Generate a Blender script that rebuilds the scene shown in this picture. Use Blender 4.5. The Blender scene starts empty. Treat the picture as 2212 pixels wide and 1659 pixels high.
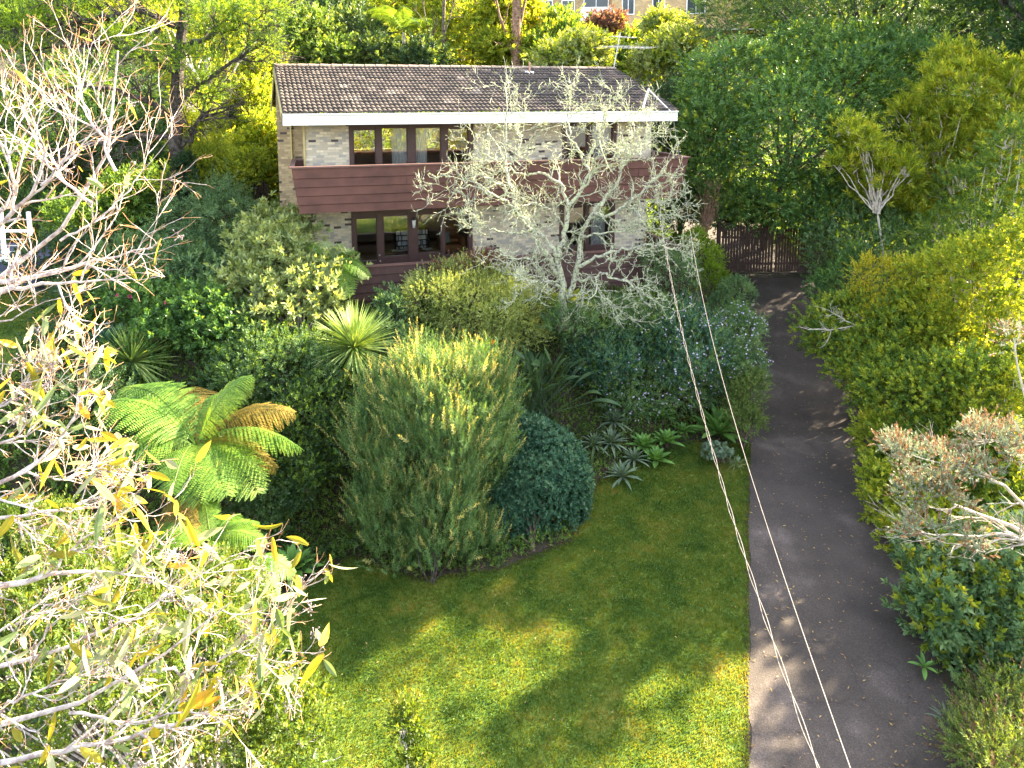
import bpy, math, random
import numpy as np
from mathutils import Vector
R = math.radians
scene = bpy.context.scene
COL = scene.collection
rng = np.random.default_rng(7)

# ------------------------------------------------------------------ camera, sky, sun, exposure
CZ = 11.0                                   # camera height above the zero level
F_, CX_, CY_ = 1550., 1106., 395.           # focal length and principal point (2212 px wide frame)
PITCH = math.atan((CY_ - 198.) / F_)
cam_d = bpy.data.cameras.new("camera"); cam = bpy.data.objects.new("camera", cam_d); COL.objects.link(cam)
cam.location = (0, 0, CZ); cam.rotation_euler = (math.pi/2 - PITCH, 0, 0)
cam_d.sensor_width = 36; cam_d.lens = F_/2212*36; cam_d.shift_y = (CY_ - 829.5)/2212
cam_d.clip_start = .05; cam_d.clip_end = 2000
scene.camera = cam
SUN_AZ, SUN_EL = R(58), R(33)               # azimuth: clockwise from +Y
w = bpy.data.worlds.new("World"); scene.world = w; w.use_nodes = True
nt = w.node_tree; nt.nodes.clear()
sky = nt.nodes.new('ShaderNodeTexSky'); sky.sky_type = 'NISHITA'; sky.sun_disc = False
sky.sun_elevation = SUN_EL; sky.sun_rotation = SUN_AZ; sky.air_density = 1.0; sky.dust_density = 2.0; sky.ozone_density = .6
bg = nt.nodes.new('ShaderNodeBackground'); bg.inputs[1].default_value = .10
wo = nt.nodes.new('ShaderNodeOutputWorld'); hsv = nt.nodes.new('ShaderNodeHueSaturation'); hsv.inputs['Saturation'].default_value = .5; nt.links.new(sky.outputs[0], hsv.inputs['Color']); nt.links.new(hsv.outputs[0], bg.inputs[0]); nt.links.new(bg.outputs[0], wo.inputs[0])
sl = bpy.data.lights.new("sun", 'SUN'); sl.energy = 5.0; sl.angle = R(.5); sl.color = (1, .83, .56)
so = bpy.data.objects.new("sun", sl); COL.objects.link(so)
sd = Vector((math.sin(SUN_AZ)*math.cos(SUN_EL), math.cos(SUN_AZ)*math.cos(SUN_EL), math.sin(SUN_EL)))
so.rotation_euler = sd.to_track_quat('Z', 'Y').to_euler(); so.location = (20, 20, 40)
scene.view_settings.view_transform = 'Standard'; scene.view_settings.look = 'None'
scene.view_settings.exposure = 3.35; scene.view_settings.gamma = 1
scene.cycles.max_bounces = 6; scene.cycles.diffuse_bounces = 3; scene.cycles.transmission_bounces = 4
scene.cycles.transparent_max_bounces = 8; scene.cycles.sample_clamp_indirect = 6

# ------------------------------------------------------------------ placing helpers
_c, _s = math.cos(PITCH), math.sin(PITCH)
def ray(px, py):
    a = (px-CX_)/F_; b = -(py-CY_)/F_
    return np.array((a, _c+b*_s, -_s+b*_c))
def at(px, py, Y):
    d = ray(px, py); return d*(Y/d[1]) + np.array((0, 0, CZ))
def ppm(Y): return F_/Y
def sm(t): t = np.clip(t, 0, 1); return t*t*(3-2*t)
TH = R(15.5)
def gz(x, y):
    """terrain height"""
    x = np.asarray(x, float); y = np.asarray(y, float)
    lawn = -(11.6-.088*y)
    s = y - .277*x
    bank = lawn + (-6.75-lawn)*sm((s-17.2)/5.6)
    bank = bank + np.where(s > 34, .36*(s-34), 0)
    drv = np.where(y < 20, lawn, -9.84 + (y-20)*.2918)
    drv = np.where(y > 28.5, -7.36+(y-28.5)*.12, drv) + np.where(y > 36, (y-36)*.26, 0)
    e = .33*y
    m = sm((x-(e-2.7))/2.4)
    z = bank*(1-m)+drv*m
    z = z + .5*sm((x-(e+5.5))/4)*sm((y-8)/6)
    z = np.minimum(z, 18) 
    return z + CZ
def G(px, py):
    d = ray(px, py); t = np.linspace(2, 120, 6000)
    X = d[0]*t; Y = d[1]*t; Z = d[2]*t+CZ
    h = Z-gz(X, Y); i = int(np.argmax(h < 0))
    return np.array((X[i], Y[i], float(gz(X[i], Y[i]))))
def norm(v): return v/np.maximum(np.linalg.norm(v, axis=-1, keepdims=True), 1e-9)
def perp(D):
    ref = np.where(np.abs(D[..., 2:3]) > .9, np.array((1., 0, 0)), np.array((0, 0, 1.)))
    A = norm(np.cross(D, ref)); return A, np.cross(A, D)

# ------------------------------------------------------------------ mesh builder
class MB:
    def __init__(s): s.V = []; s.Fq = []; s.Ft = []; s.n = 0
    def add(s, V, F):
        V = np.asarray(V, float).reshape(-1, 3); F = np.asarray(F, int)
        if F.size:
            (s.Fq if F.shape[1] == 4 else s.Ft).append(F+s.n)
        s.V.append(V); s.n += len(V); return s
    def box(s, x0, x1, y0, y1, z0, z1):
        V = [(x0,y0,z0),(x1,y0,z0),(x1,y1,z0),(x0,y1,z0),(x0,y0,z1),(x1,y0,z1),(x1,y1,z1),(x0,y1,z1)]
        return s.add(V, [(0,3,2,1),(4,5,6,7),(0,1,5,4),(1,2,6,5),(2,3,7,6),(3,0,4,7)])
    def bar(s, a, b, r, r2=None, n=8):
        a = np.array(a, float); b = np.array(b, float)
        return s.tubes(np.array([[a, b]]), np.array([[r, r if r2 is None else r2]]), n, True)
    def tubes(s, P, Rr, n=5, cap=False):
        N, K, _ = P.shape
        if N == 0: return s
        T = norm(np.gradient(P, axis=1)); D = norm(P[:, -1]-P[:, 0]); A, _b = perp(D)
        A = A[:, None, :] - T*np.sum(A[:, None, :]*T, -1, keepdims=True); A = norm(A); B = np.cross(T, A)
        th = np.arange(n)*2*math.pi/n
        V = P[:, :, None]+Rr[:, :, None, None]*(A[:, :, None]*np.cos(th)[:, None]+B[:, :, None]*np.sin(th)[:, None])
        idx = np.arange(N*K*n).reshape(N, K, n)
        a = idx[:, :-1]; b = idx[:, 1:]
        F = np.stack([a, np.roll(a, -1, 2), np.roll(b, -1, 2), b], -1).reshape(-1, 4)
        base = s.n; s.add(V, F)
        if cap:
            for e, ring in ((0, idx[:, 0]), (1, idx[:, -1])):
                C = P[:, 0 if e == 0 else -1]; k = s.n; s.V.append(C.copy()); s.n += N
                c = (k+np.arange(N))[:, None]*np.ones((1, n), int)
                r = ring+base; r2 = np.roll(r, -1, 1)
                T3 = np.stack([c, r2, r] if e == 0 else [c, r, r2], -1).reshape(-1, 3)
                s.Ft.append(T3)
        return s
    def diamonds(s, P, D, N, L, W, fold=.15):
        S = norm(np.cross(D, N)); L = np.asarray(L).reshape(-1, 1); W = np.asarray(W).reshape(-1, 1)
        m = P+D*L*.45+N*fold*W
        V = np.stack([P, m+S*W/2, P+D*L, m-S*W/2], 1)
        return s.add(V, np.arange(len(P)*4).reshape(-1, 4))
    def strips(s, P, D, N, L, W, seg=4, bend=.3, fold=.2, prof=None, bdir=(0, 0, -1)):
        n = len(P); L = np.broadcast_to(np.asarray(L, float), (n,)); W = np.broadcast_to(np.asarray(W, float), (n,))
        bend = np.broadcast_to(np.asarray(bend, float), (n,))
        t = np.linspace(0, 1, seg+1)
        if prof is None: prof = np.sin(math.pi*np.clip(t*.92+.08, 0, 1))**.8
        S = norm(np.cross(D, N)); B = np.array(bdir, float)
        C = P[:, None]+D[:, None]*(L[:, None]*t)[..., None]+B*(bend[:, None]*L[:, None]*t*t)[..., None]
        hw = (W[:, None]*prof/2)[..., None]
        V = np.stack([C+S[:, None]*hw+N[:, None]*hw*fold*2, C, C-S[:, None]*hw+N[:, None]*hw*fold*2], 2)
        idx = np.arange(n*(seg+1)*3).reshape(n, seg+1, 3)
        a = idx[:, :-1, :-1]; b = idx[:, :-1, 1:]; c = idx[:, 1:, 1:]; d = idx[:, 1:, :-1]
        return s.add(V, np.stack([a, b, c, d], -1).reshape(-1, 4))
    def blobs(s, P, r, n=6, m=4):
        """small closed beads"""
        P = np.asarray(P); r = np.broadcast_to(np.asarray(r, float), (len(P),))
        ph = np.linspace(0, math.pi, m+1); th = np.arange(n)*2*math.pi/n
        U = np.stack([np.sin(ph)[:, None]*np.cos(th), np.sin(ph)[:, None]*np.sin(th), np.cos(ph)[:, None]*np.ones(n)], -1)
        V = P[:, None, None]+U*r[:, None, None, None]
        idx = np.arange(len(P)*(m+1)*n).reshape(len(P), m+1, n)
        a = idx[:, :-1]; b = idx[:, 1:]
        return s.add(V, np.stack([a, b, np.roll(b, -1, 2), np.roll(a, -1, 2)], -1).reshape(-1, 4))
    def build(s, name, m, parent=None, local=False, smooth=False):
        V = np.concatenate(s.V) if s.V else np.zeros((0, 3))
        if parent is not None and not local: V = V-np.array(parent.location)
        q = np.concatenate(s.Fq) if s.Fq else np.zeros((0, 4), int); t = np.concatenate(s.Ft) if s.Ft else np.zeros((0, 3), int)
        me = bpy.data.meshes.new(name); me.vertices.add(len(V)); me.vertices.foreach_set('co', V.astype(np.float32).ravel())
        me.loops.add(len(q)*4+len(t)*3); me.polygons.add(len(q)+len(t))
        me.loops.foreach_set('vertex_index', np.concatenate([q.ravel(), t.ravel()]).astype(np.int32))
        me.polygons.foreach_set('loop_start', np.concatenate([np.arange(len(q))*4, len(q)*4+np.arange(len(t))*3]).astype(np.int32))
        me.polygons.foreach_set('use_smooth', np.full(len(q)+len(t), bool(smooth)))
        me.update(); me.materials.append(m)
        o = bpy.data.objects.new(name, me); COL.objects.link(o)
        if parent is not None: o.parent = parent
        return o
def tag(o, label=None, cat=None, group=None, kind=None):
    if label: o['label'] = label
    if cat: o['category'] = cat
    if group: o['group'] = group
    if kind: o['kind'] = kind
    return o
def empty(name, loc, label, cat, group=None, rz=0):
    o = bpy.data.objects.new(name, None); COL.objects.link(o); o.location = tuple(float(k) for k in loc); o.rotation_euler = (0, 0, rz)
    o.empty_display_size = .2
    return tag(o, label, cat, group)

# ------------------------------------------------------------------ materials
def newmat(name):
    m = bpy.data.materials.new(name); m.use_nodes = True; nt = m.node_tree
    return m, nt, nt.nodes, nt.links, nt.nodes['Principled BSDF']
def ramp(ns, stops):
    r = ns.new('ShaderNodeValToRGB'); e = r.color_ramp.elements
    while len(e) < len(stops): e.new(.5)
    for k, (p, c) in enumerate(stops): e[k].position = p; e[k].color = (*c, 1)
    return r
def solid(name, c, rough=.7, var=.25, scale=3, metal=0, bump=0, spec=.5):
    m, nt, ns, ln, b = newmat(name)
    tc = ns.new('ShaderNodeTexCoord'); n = ns.new('ShaderNodeTexNoise'); n.inputs['Scale'].default_value = scale; n.inputs['Detail'].default_value = 6
    ln.new(tc.outputs['Object'], n.inputs['Vector'])
    c = np.array(c); r = ramp(ns, [(.3, tuple(c*(1-var))), (.7, tuple(np.minimum(c*(1+var), 1)))])
    ln.new(n.outputs['Fac'], r.inputs[0]); ln.new(r.outputs[0], b.inputs['Base Color'])
    b.inputs['Roughness'].default_value = rough; b.inputs['Metallic'].default_value = metal; b.inputs['Specular IOR Level'].default_value = spec
    if bump:
        bp = ns.new('ShaderNodeBump'); bp.inputs['Strength'].default_value = bump; bp.inputs['Distance'].default_value = .02
        ln.new(n.outputs['Fac'], bp.inputs['Height']); ln.new(bp.outputs[0], b.inputs['Normal'])
    return m
def leafmat(name, c1, c2, c3, tr=.35, tcol=None, gloss=.4, rough=.45, big=.5):
    """leaf colour varies from leaf to leaf and slowly over the plant; light passes through"""
    m, nt, ns, ln, b = newmat(name)
    g = ns.new('ShaderNodeNewGeometry'); K = 1.3; r = ramp(ns, [(0, tuple(K*.8*k for k in c1)), (.55, tuple(K*k for k in c2)), (1, tuple(min(.8, K*k) for k in c3))])
    tc = ns.new('ShaderNodeTexCoord'); n = ns.new('ShaderNodeTexNoise'); n.inputs['Scale'].default_value = big*4.5; n.inputs['Detail'].default_value = 3
    ln.new(tc.outputs['Object'], n.inputs['Vector'])
    a = ns.new('ShaderNodeMath'); a.operation = 'MULTIPLY_ADD'; a.inputs[1].default_value = .62; ln.new(g.outputs['Random Per Island'], a.inputs[0])
    mm = ns.new('ShaderNodeMath'); mm.operation = 'MULTIPLY_ADD'; mm.inputs[1].default_value = 1.5; mm.inputs[2].default_value = -.57
    ln.new(n.outputs['Fac'], mm.inputs[0]); ln.new(mm.outputs[0], a.inputs[2]); ln.new(a.outputs[0], r.inputs[0])
    ln.new(r.outputs[0], b.inputs['Base Color']); b.inputs['Roughness'].default_value = rough; b.inputs['Specular IOR Level'].default_value = gloss*.5
    t = ns.new('ShaderNodeBsdfTranslucent')
    hs = ns.new('ShaderNodeMixRGB'); hs.blend_type = 'MULTIPLY'; hs.inputs[0].default_value = 1
    hs.inputs[2].default_value = (*(tcol or (2.75, 2.25, .5)), 1)
    ln.new(r.outputs[0], hs.inputs[1]); ln.new(hs.outputs[0], t.inputs[0])
    mx = ns.new('ShaderNodeMixShader'); mx.inputs[0].default_value = tr
    ln.new(b.outputs[0], mx.inputs[1]); ln.new(t.outputs[0], mx.inputs[2]); ln.new(mx.outputs[0], ns['Material Output'].inputs[0])
    return m
def brick(name, axis, cream, alt, dark):
    m, nt, ns, ln, b = newmat(name)
    tc = ns.new('ShaderNodeTexCoord'); sp = ns.new('ShaderNodeSeparateXYZ'); cb = ns.new('ShaderNodeCombineXYZ')
    ln.new(tc.outputs['Object'], sp.inputs[0]); ln.new(sp.outputs[axis], cb.inputs[0]); ln.new(sp.outputs[2], cb.inputs[1])
    t = ns.new('ShaderNodeTexBrick'); t.inputs['Scale'].default_value = 1; t.inputs['Brick Width'].default_value = .24
    t.inputs['Row Height'].default_value = .086; t.inputs['Mortar Size'].default_value = .005; t.inputs['Mortar Smooth'].default_value = .3
    t.inputs['Color1'].default_value = (0, 0, 0, 1); t.inputs['Color2'].default_value = (1, 1, 1, 1); t.inputs['Mortar'].default_value = (0, 0, 0, 1)
    ln.new(cb.outputs[0], t.inputs['Vector'])
    c = np.array(cream)
    r = ramp(ns, [(0, tuple(c*.82)), (.3, tuple(c)), (.55, tuple(c*1.18)), (.7, alt), (.86, tuple(c*.95)), (.93, dark)]); r.color_ramp.interpolation = 'CONSTANT'
    ln.new(t.outputs['Color'], r.inputs[0])
    n = ns.new('ShaderNodeTexNoise'); n.inputs['Scale'].default_value = 14; n.inputs['Detail'].default_value = 5; ln.new(tc.outputs['Object'], n.inputs['Vector'])
    mm = ns.new('ShaderNodeMixRGB'); mm.blend_type = 'MULTIPLY'; mm.inputs[0].default_value = .28; ln.new(r.outputs[0], mm.inputs[1]); ln.new(n.outputs['Fac'], mm.inputs[2])
    mx = ns.new('ShaderNodeMixRGB'); ln.new(t.outputs['Fac'], mx.inputs[0]); ln.new(mm.outputs[0], mx.inputs[1]); mx.inputs[2].default_value = (*tuple(c*.62), 1)
    ln.new(mx.outputs[0], b.inputs['Base Color']); b.inputs['Roughness'].default_value = .9
    bp = ns.new('ShaderNodeBump'); bp.inputs['Strength'].default_value = .6; bp.inputs['Distance'].default_value = .006; bp.invert = True
    ln.new(t.outputs['Fac'], bp.inputs['Height']); ln.new(bp.outputs[0], b.inputs['Normal'])
    return m
M = dict(
    brick_f=brick('cream_brick_front', 0, (.80, .70, .53), (.52, .48, .42), (.11, .09, .085)),
    brick_s=brick('brown_brick_side', 1, (.52, .42, .27), (.36, .28, .19), (.10, .08, .07)),
    brick_w=brick('brown_brick_wing', 0, (.54, .41, .24), (.38, .28, .17), (.11, .08, .07)),
    brick_o=brick('orange_brick', 0, (.52, .36, .19), (.46, .32, .17), (.38, .26, .14)),
    white=solid('white_paint', (.80, .80, .80), .45, .03, 2),
    cream=solid('yellow_lit_trim', (.55, .45, .20), .6, .1, 2),  # trim colour carries the yellow light bounced from the foliage
    brown=solid('brown_stained_board', (.105, .043, .034), .8, .3, 2.2, bump=.2), brownb=solid('board_gap', (.012, .008, .008), .9, .1, 4),
    brownf=solid('brown_window_paint', (.075, .036, .031), .5, .12, 5),
    dbrown=solid('dark_brown_timber', (.042, .022, .018), .75, .3, 6),
    cap=solid('brown_rail_cap', (.13, .066, .058), .6, .1, 4),
    plaster=solid('room_plaster', (.30, .27, .22), .9, .05, 2), dark=solid('dark_timber', (.02, .016, .014), .6, .1, 4),
    soffit=solid('soffit_board', (.5, .47, .4), .8, .05, 2),
    tan=solid('tan_leather', (.36, .17, .06), .5, .1, 6), paper=solid('book_spines', (.45, .47, .48), .8, .5, 60),
    cushion=solid('striped_cushion', (.30, .36, .38), .9, .5, 30),
    metal=solid('galvanised_metal', (.55, .55, .56), .4, .1, 10, metal=.6), black=solid('black_rubber', (.02, .02, .02), .6, .1, 8),
    cable=solid('grey_service_wire', (.22, .20, .185), .35, .3, 30, metal=.3),
    rust=solid('terracotta_pipe', (.42, .24, .15), .8, .2, 9),
    timberfl=solid('timber_floor', (.20, .11, .06), .5, .2, 6),
)
def curtain_mat():
    m, nt, ns, ln, b = newmat('white_curtain'); b.inputs['Base Color'].default_value = (.82, .84, .88, 1); b.inputs['Roughness'].default_value = .9
    t = ns.new('ShaderNodeTexChecker'); t.inputs['Scale'].default_value = 40; tc = ns.new('ShaderNodeTexCoord'); ln.new(tc.outputs['Object'], t.inputs[0])
    t.inputs[1].default_value = (.84, .86, .9, 1); t.inputs[2].default_value = (.72, .76, .83, 1); ln.new(t.outputs[0], b.inputs['Base Color'])
    q = ns.new('ShaderNodeBsdfTranslucent'); q.inputs[0].default_value = (.9, .9, .9, 1); mx = ns.new('ShaderNodeMixShader'); mx.inputs[0].default_value = .45; ln.new(b.outputs[0], mx.inputs[1]); ln.new(q.outputs[0], mx.inputs[2]); ln.new(mx.outputs[0], ns['Material Output'].inputs[0]); return m
M['curtain'] = curtain_mat()
def glass_mat():
    m, nt, ns, ln, b = newmat('window_glass')
    tr = ns.new('ShaderNodeBsdfTransparent'); tr.inputs[0].default_value = (.95, .96, .95, 1); gl = ns.new('ShaderNodeBsdfGlossy'); gl.inputs['Roughness'].default_value = .01
    gl.inputs[0].default_value = (1, .98, .92, 1)
    lw = ns.new('ShaderNodeLayerWeight'); lw.inputs[0].default_value = .35
    ad = ns.new('ShaderNodeMath'); ad.operation = 'ADD'; ad.inputs[1].default_value = .12; ad.use_clamp = True; ln.new(lw.outputs['Fresnel'], ad.inputs[0])
    tc = ns.new('ShaderNodeTexCoord'); n = ns.new('ShaderNodeTexNoise'); n.inputs['Scale'].default_value = 1.6; ln.new(tc.outputs['Object'], n.inputs[0])
    bp = ns.new('ShaderNodeBump'); bp.inputs['Strength'].default_value = .06; bp.inputs['Distance'].default_value = .05; ln.new(n.outputs[0], bp.inputs['Height']); ln.new(bp.outputs[0], gl.inputs['Normal'])
    mx = ns.new('ShaderNodeMixShader'); ln.new(ad.outputs[0], mx.inputs[0]); ln.new(tr.outputs[0], mx.inputs[1]); ln.new(gl.outputs[0], mx.inputs[2])
    ln.new(mx.outputs[0], ns['Material Output'].inputs[0]); return m
M['glass'] = glass_mat()
def tile_mat():
    m, nt, ns, ln, b = newmat('weathered_concrete_tile')
    tc = ns.new('ShaderNodeTexCoord'); t = ns.new('ShaderNodeTexBrick'); t.offset = 0; t.inputs['Scale'].default_value = 1; t.inputs['Brick Width'].default_value = .30
    t.inputs['Row Height'].default_value = .31; t.inputs['Mortar Size'].default_value = 0
    t.inputs['Color1'].default_value = (0, 0, 0, 1); t.inputs['Color2'].default_value = (1, 1, 1, 1); ln.new(tc.outputs['Object'], t.inputs['Vector'])
    r = ramp(ns, [(0, (.036, .028, .025)), (.5, (.060, .046, .040)), (.95, (.14, .11, .09)), (1, (.26, .23, .2))]); ln.new(t.outputs['Color'], r.inputs[0])
    n = ns.new('ShaderNodeTexNoise'); n.inputs['Scale'].default_value = 22; n.inputs['Detail'].default_value = 8; ln.new(tc.outputs['Object'], n.inputs[0])
    n2 = ns.new('ShaderNodeTexNoise'); n2.inputs['Scale'].default_value = 1.1; n2.inputs['Detail'].default_value = 5; ln.new(tc.outputs['Object'], n2.inputs[0])
    r2 = ramp(ns, [(.35, (.35, .33, .32)), (.62, (1, 1, 1)), (.8, (1.6, 1.6, 1.5))]); ln.new(n.outputs[0], r2.inputs[0])
    mm = ns.new('ShaderNodeMixRGB'); mm.blend_type = 'MULTIPLY'; mm.inputs[0].default_value = .8; ln.new(r.outputs[0], mm.inputs[1]); ln.new(r2.outputs[0], mm.inputs[2])
    r3 = ramp(ns, [(.35, (.7, .7, .7)), (.65, (1.15, 1.1, 1.05))]); ln.new(n2.outputs[0], r3.inputs[0])
    m3 = ns.new('ShaderNodeMixRGB'); m3.blend_type = 'MULTIPLY'; m3.inputs[0].default_value = .9; ln.new(mm.outputs[0], m3.inputs[1]); ln.new(r3.outputs[0], m3.inputs[2])
    ln.new(m3.outputs[0], b.inputs['Base Color']); b.inputs['Roughness'].default_value = .85; return m
M['tile'] = tile_mat()
def ground_mat():
    m, nt, ns, ln, b = newmat('garden_soil')
    tc = ns.new('ShaderNodeTexCoord'); n = ns.new('ShaderNodeTexNoise'); n.inputs['Scale'].default_value = 1.2; n.inputs['Detail'].default_value = 9; n.inputs['Roughness'].default_value = .7
    ln.new(tc.outputs['Object'], n.inputs[0]); r = ramp(ns, [(.3, (.020, .026, .010)), (.5, (.045, .034, .022)), (.7, (.03, .05, .014))]); ln.new(n.outputs[0], r.inputs[0])
    ln.new(r.outputs[0], b.inputs['Base Color']); b.inputs['Roughness'].default_value = 1
    bp = ns.new('ShaderNodeBump'); bp.inputs['Distance'].default_value = .2; ln.new(n.outputs[0], bp.inputs['Height']); ln.new(bp.outputs[0], b.inputs['Normal']); return m
M['soil'] = ground_mat()
def lawn_mat(name, blade):
    m, nt, ns, ln, b = newmat(name)
    tc = ns.new('ShaderNodeTexCoord'); n = ns.new('ShaderNodeTexNoise'); n.inputs['Scale'].default_value = 1.3; n.inputs['Detail'].default_value = 9; n.inputs['Roughness'].default_value = .72; n.inputs['Distortion'].default_value = .3
    ln.new(tc.outputs['Object'], n.inputs[0])
    r = ramp(ns, [(.28, (.024, .056, .012)), (.42, (.048, .095, .017)), (.55, (.085, .130, .022)), (.66, (.13, .145, .032)), (.77, (.20, .17, .06))])
    if blade:
        g = ns.new('ShaderNodeNewGeometry'); a = ns.new('ShaderNodeMath'); a.operation = 'MULTIPLY_ADD'; a.inputs[1].default_value = .26; ln.new(g.outputs['Random Per Island'], a.inputs[0])
        s = ns.new('ShaderNodeMath'); s.operation = 'SUBTRACT'; s.inputs[1].default_value = .13; ln.new(n.outputs[0], s.inputs[0]); ln.new(s.outputs[0], a.inputs[2]); ln.new(a.outputs[0], r.inputs[0])
        t = ns.new('ShaderNodeBsdfTranslucent'); hs = ns.new('ShaderNodeMixRGB'); hs.blend_type = 'MULTIPLY'; hs.inputs[0].default_value = 1; hs.inputs[2].default_value = (3.4, 2.5, .5, 1)
        ln.new(r.outputs[0], hs.inputs[1]); ln.new(hs.outputs[0], t.inputs[0]); mx = ns.new('ShaderNodeMixShader'); mx.inputs[0].default_value = .45
        ln.new(b.outputs[0], mx.inputs[1]); ln.new(t.outputs[0], mx.inputs[2]); ln.new(mx.outputs[0], ns['Material Output'].inputs[0])
    else: ln.new(n.outputs[0], r.inputs[0])
    ln.new(r.outputs[0], b.inputs['Base Color']); b.inputs['Roughness'].default_value = .8; b.inputs['Specular IOR Level'].default_value = .12; return m
M['lawn'] = lawn_mat('lawn_ground', False); M['blade'] = lawn_mat('grass_blade', True)
def asphalt():
    m, nt, ns, ln, b = newmat('asphalt')
    tc = ns.new('ShaderNodeTexCoord')
    def N(sc, d, ro=.5):
        n = ns.new('ShaderNodeTexNoise'); n.inputs['Scale'].default_value = sc; n.inputs['Detail'].default_value = d; n.inputs['Roughness'].default_value = ro; ln.new(tc.outputs['Object'], n.inputs[0]); return n
    f = N(38, 4, .8); g = N(.7, 6, .6)
    r = ramp(ns, [(.35, (.028, .022, .020)), (.55, (.055, .044, .039)), (.66, (.086, .070, .062)), (.74, (.19, .17, .16))]); ln.new(f.outputs[0], r.inputs[0])
    r2 = ramp(ns, [(.32, (.62, .60, .60)), (.47, (.95, .93, .91)), (.56, (1.15, 1.13, 1.12)), (.66, (1.9, 1.9, 1.9)), (.74, (2.6, 2.6, 2.6))]); ln.new(g.outputs[0], r2.inputs[0])
    mm = ns.new('ShaderNodeMixRGB'); mm.blend_type = 'MULTIPLY'; mm.inputs[0].default_value = 1; ln.new(r.outputs[0], mm.inputs[1]); ln.new(r2.outputs[0], mm.inputs[2])
    v = ns.new('ShaderNodeTexVoronoi'); v.feature = 'DISTANCE_TO_EDGE'; v.inputs['Scale'].default_value = .33; 
    mp = ns.new('ShaderNodeMixRGB'); mp.blend_type = 'LINEAR_LIGHT'; mp.inputs[0].default_value = .25; d = N(1.5, 4); ln.new(tc.outputs['Object'], mp.inputs[1]); ln.new(d.outputs['Color'], mp.inputs[2]); ln.new(mp.outputs[0], v.inputs['Vector'])
    rc = ramp(ns, [(0, (.45, .45, .45)), (.006, (1, 1, 1))]); ln.new(v.outputs['Distance'], rc.inputs[0])
    m2 = ns.new('ShaderNodeMixRGB'); m2.blend_type = 'MULTIPLY'; m2.inputs[0].default_value = .45; ln.new(mm.outputs[0], m2.inputs[1]); ln.new(rc.outputs[0], m2.inputs[2])
    ln.new(m2.outputs[0], b.inputs['Base Color']); b.inputs['Roughness'].default_value = .85
    bp = ns.new('ShaderNodeBump'); bp.inputs['Distance'].default_value = .015; ln.new(f.outputs[0], bp.inputs['Height']); ln.new(bp.outputs[0], b.inputs['Normal']); return m
M['asphalt'] = asphalt()
L_ = {}
def leaf(k, *a, **kw): L_[k] = leafmat('leaf_'+k, *a, **kw)
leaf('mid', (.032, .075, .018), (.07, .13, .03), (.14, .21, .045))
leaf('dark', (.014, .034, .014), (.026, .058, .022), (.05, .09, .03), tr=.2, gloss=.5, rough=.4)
leaf('blue', (.018, .055, .034), (.038, .098, .058), (.11, .19, .11), tr=.15, gloss=.5, rough=.4)
leaf('olive', (.04, .075, .022), (.08, .125, .035), (.16, .20, .06), tr=.3)
leaf('spiky', (.030, .075, .028), (.070, .135, .048), (.17, .23, .085), tr=.3)
leaf('yellow', (.05, .10, .016), (.15, .21, .030), (.33, .34, .05), tr=.4)
leaf('lime', (.06, .115, .016), (.15, .20, .024), (.32, .31, .045), tr=.45)
leaf('gold', (.13, .15, .015), (.24, .24, .025), (.36, .35, .05), tr=.4)
leaf('pale', (.08, .125, .05), (.17, .22, .09), (.32, .35, .17), tr=.3, gloss=.5)
leaf('small', (.10, .15, .045), (.21, .27, .09), (.36, .38, .16), tr=.35)
leaf('camel', (.025, .07, .022), (.055, .125, .035), (.13, .21, .05), tr=.3, gloss=.7, rough=.35)
leaf('teal', (.035, .08, .036), (.075, .14, .062), (.17, .24, .11), tr=.25)
leaf('red', (.10, .045, .035), (.17, .085, .06), (.12, .12, .05), tr=.3, tcol=(1.6, 1.3, .8))
leaf('sunlit_tip', (.14, .16, .06), (.26, .26, .10), (.42, .36, .17), tr=.35)  # warm sunlit shoots of the spiky shrub, light put into the colour
leaf('bluecon', (.09, .13, .10), (.19, .22, .16), (.36, .33, .21), tr=.2, tcol=(1.2, 1.2, .8))
leaf('deadcon', (.12, .06, .03), (.2, .12, .065), (.28, .2, .12), tr=.2, tcol=(1.2, 1, .8))
leaf('fern', (.045, .105, .018), (.085, .165, .026), (.16, .22, .035), tr=.35)
leaf('fernbr', (.10, .09, .02), (.17, .13, .03), (.25, .18, .04), tr=.4)
leaf('cordy', (.09, .16, .045), (.19, .28, .09), (.34, .40, .17), tr=.2, gloss=.5)
leaf('agave', (.07, .16, .04), (.11, .22, .055), (.16, .28, .06), tr=.2)
leaf('aloe', (.07, .11, .075), (.11, .16, .10), (.17, .22, .13), tr=.12)
leaf('strel', (.025, .055, .025), (.045, .085, .035), (.09, .14, .06), tr=.15, gloss=.7, rough=.3)
leaf('gum', (.13, .15, .03), (.26, .24, .03), (.40, .22, .03), tr=.5, tcol=(1.5, 1.3, .4))
leaf('gumgrey', (.08, .13, .06), (.14, .19, .08), (.2, .23, .1), tr=.35, tcol=(1.5, 1.4, .5))
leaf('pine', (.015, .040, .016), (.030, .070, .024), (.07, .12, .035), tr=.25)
leaf('pad', (.05, .10, .014), (.10, .17, .018), (.17, .25, .025), tr=.35)
leaf('brown', (.06, .035, .02), (.10, .06, .035), (.15, .11, .07), tr=.2, tcol=(1.2, 1, .8))
leaf('litter', (.10, .06, .03), (.2, .13, .06), (.42, .33, .10), tr=.2, tcol=(1.2, 1, .6))
leaf('flower', (.36, .32, .46), (.48, .45, .60), (.62, .60, .70), tr=.2, tcol=(1, 1, 1))
leaf('pink', (.55, .05, .16), (.72, .12, .28), (.8, .3, .42), tr=.3, tcol=(1, 1, 1))
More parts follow.
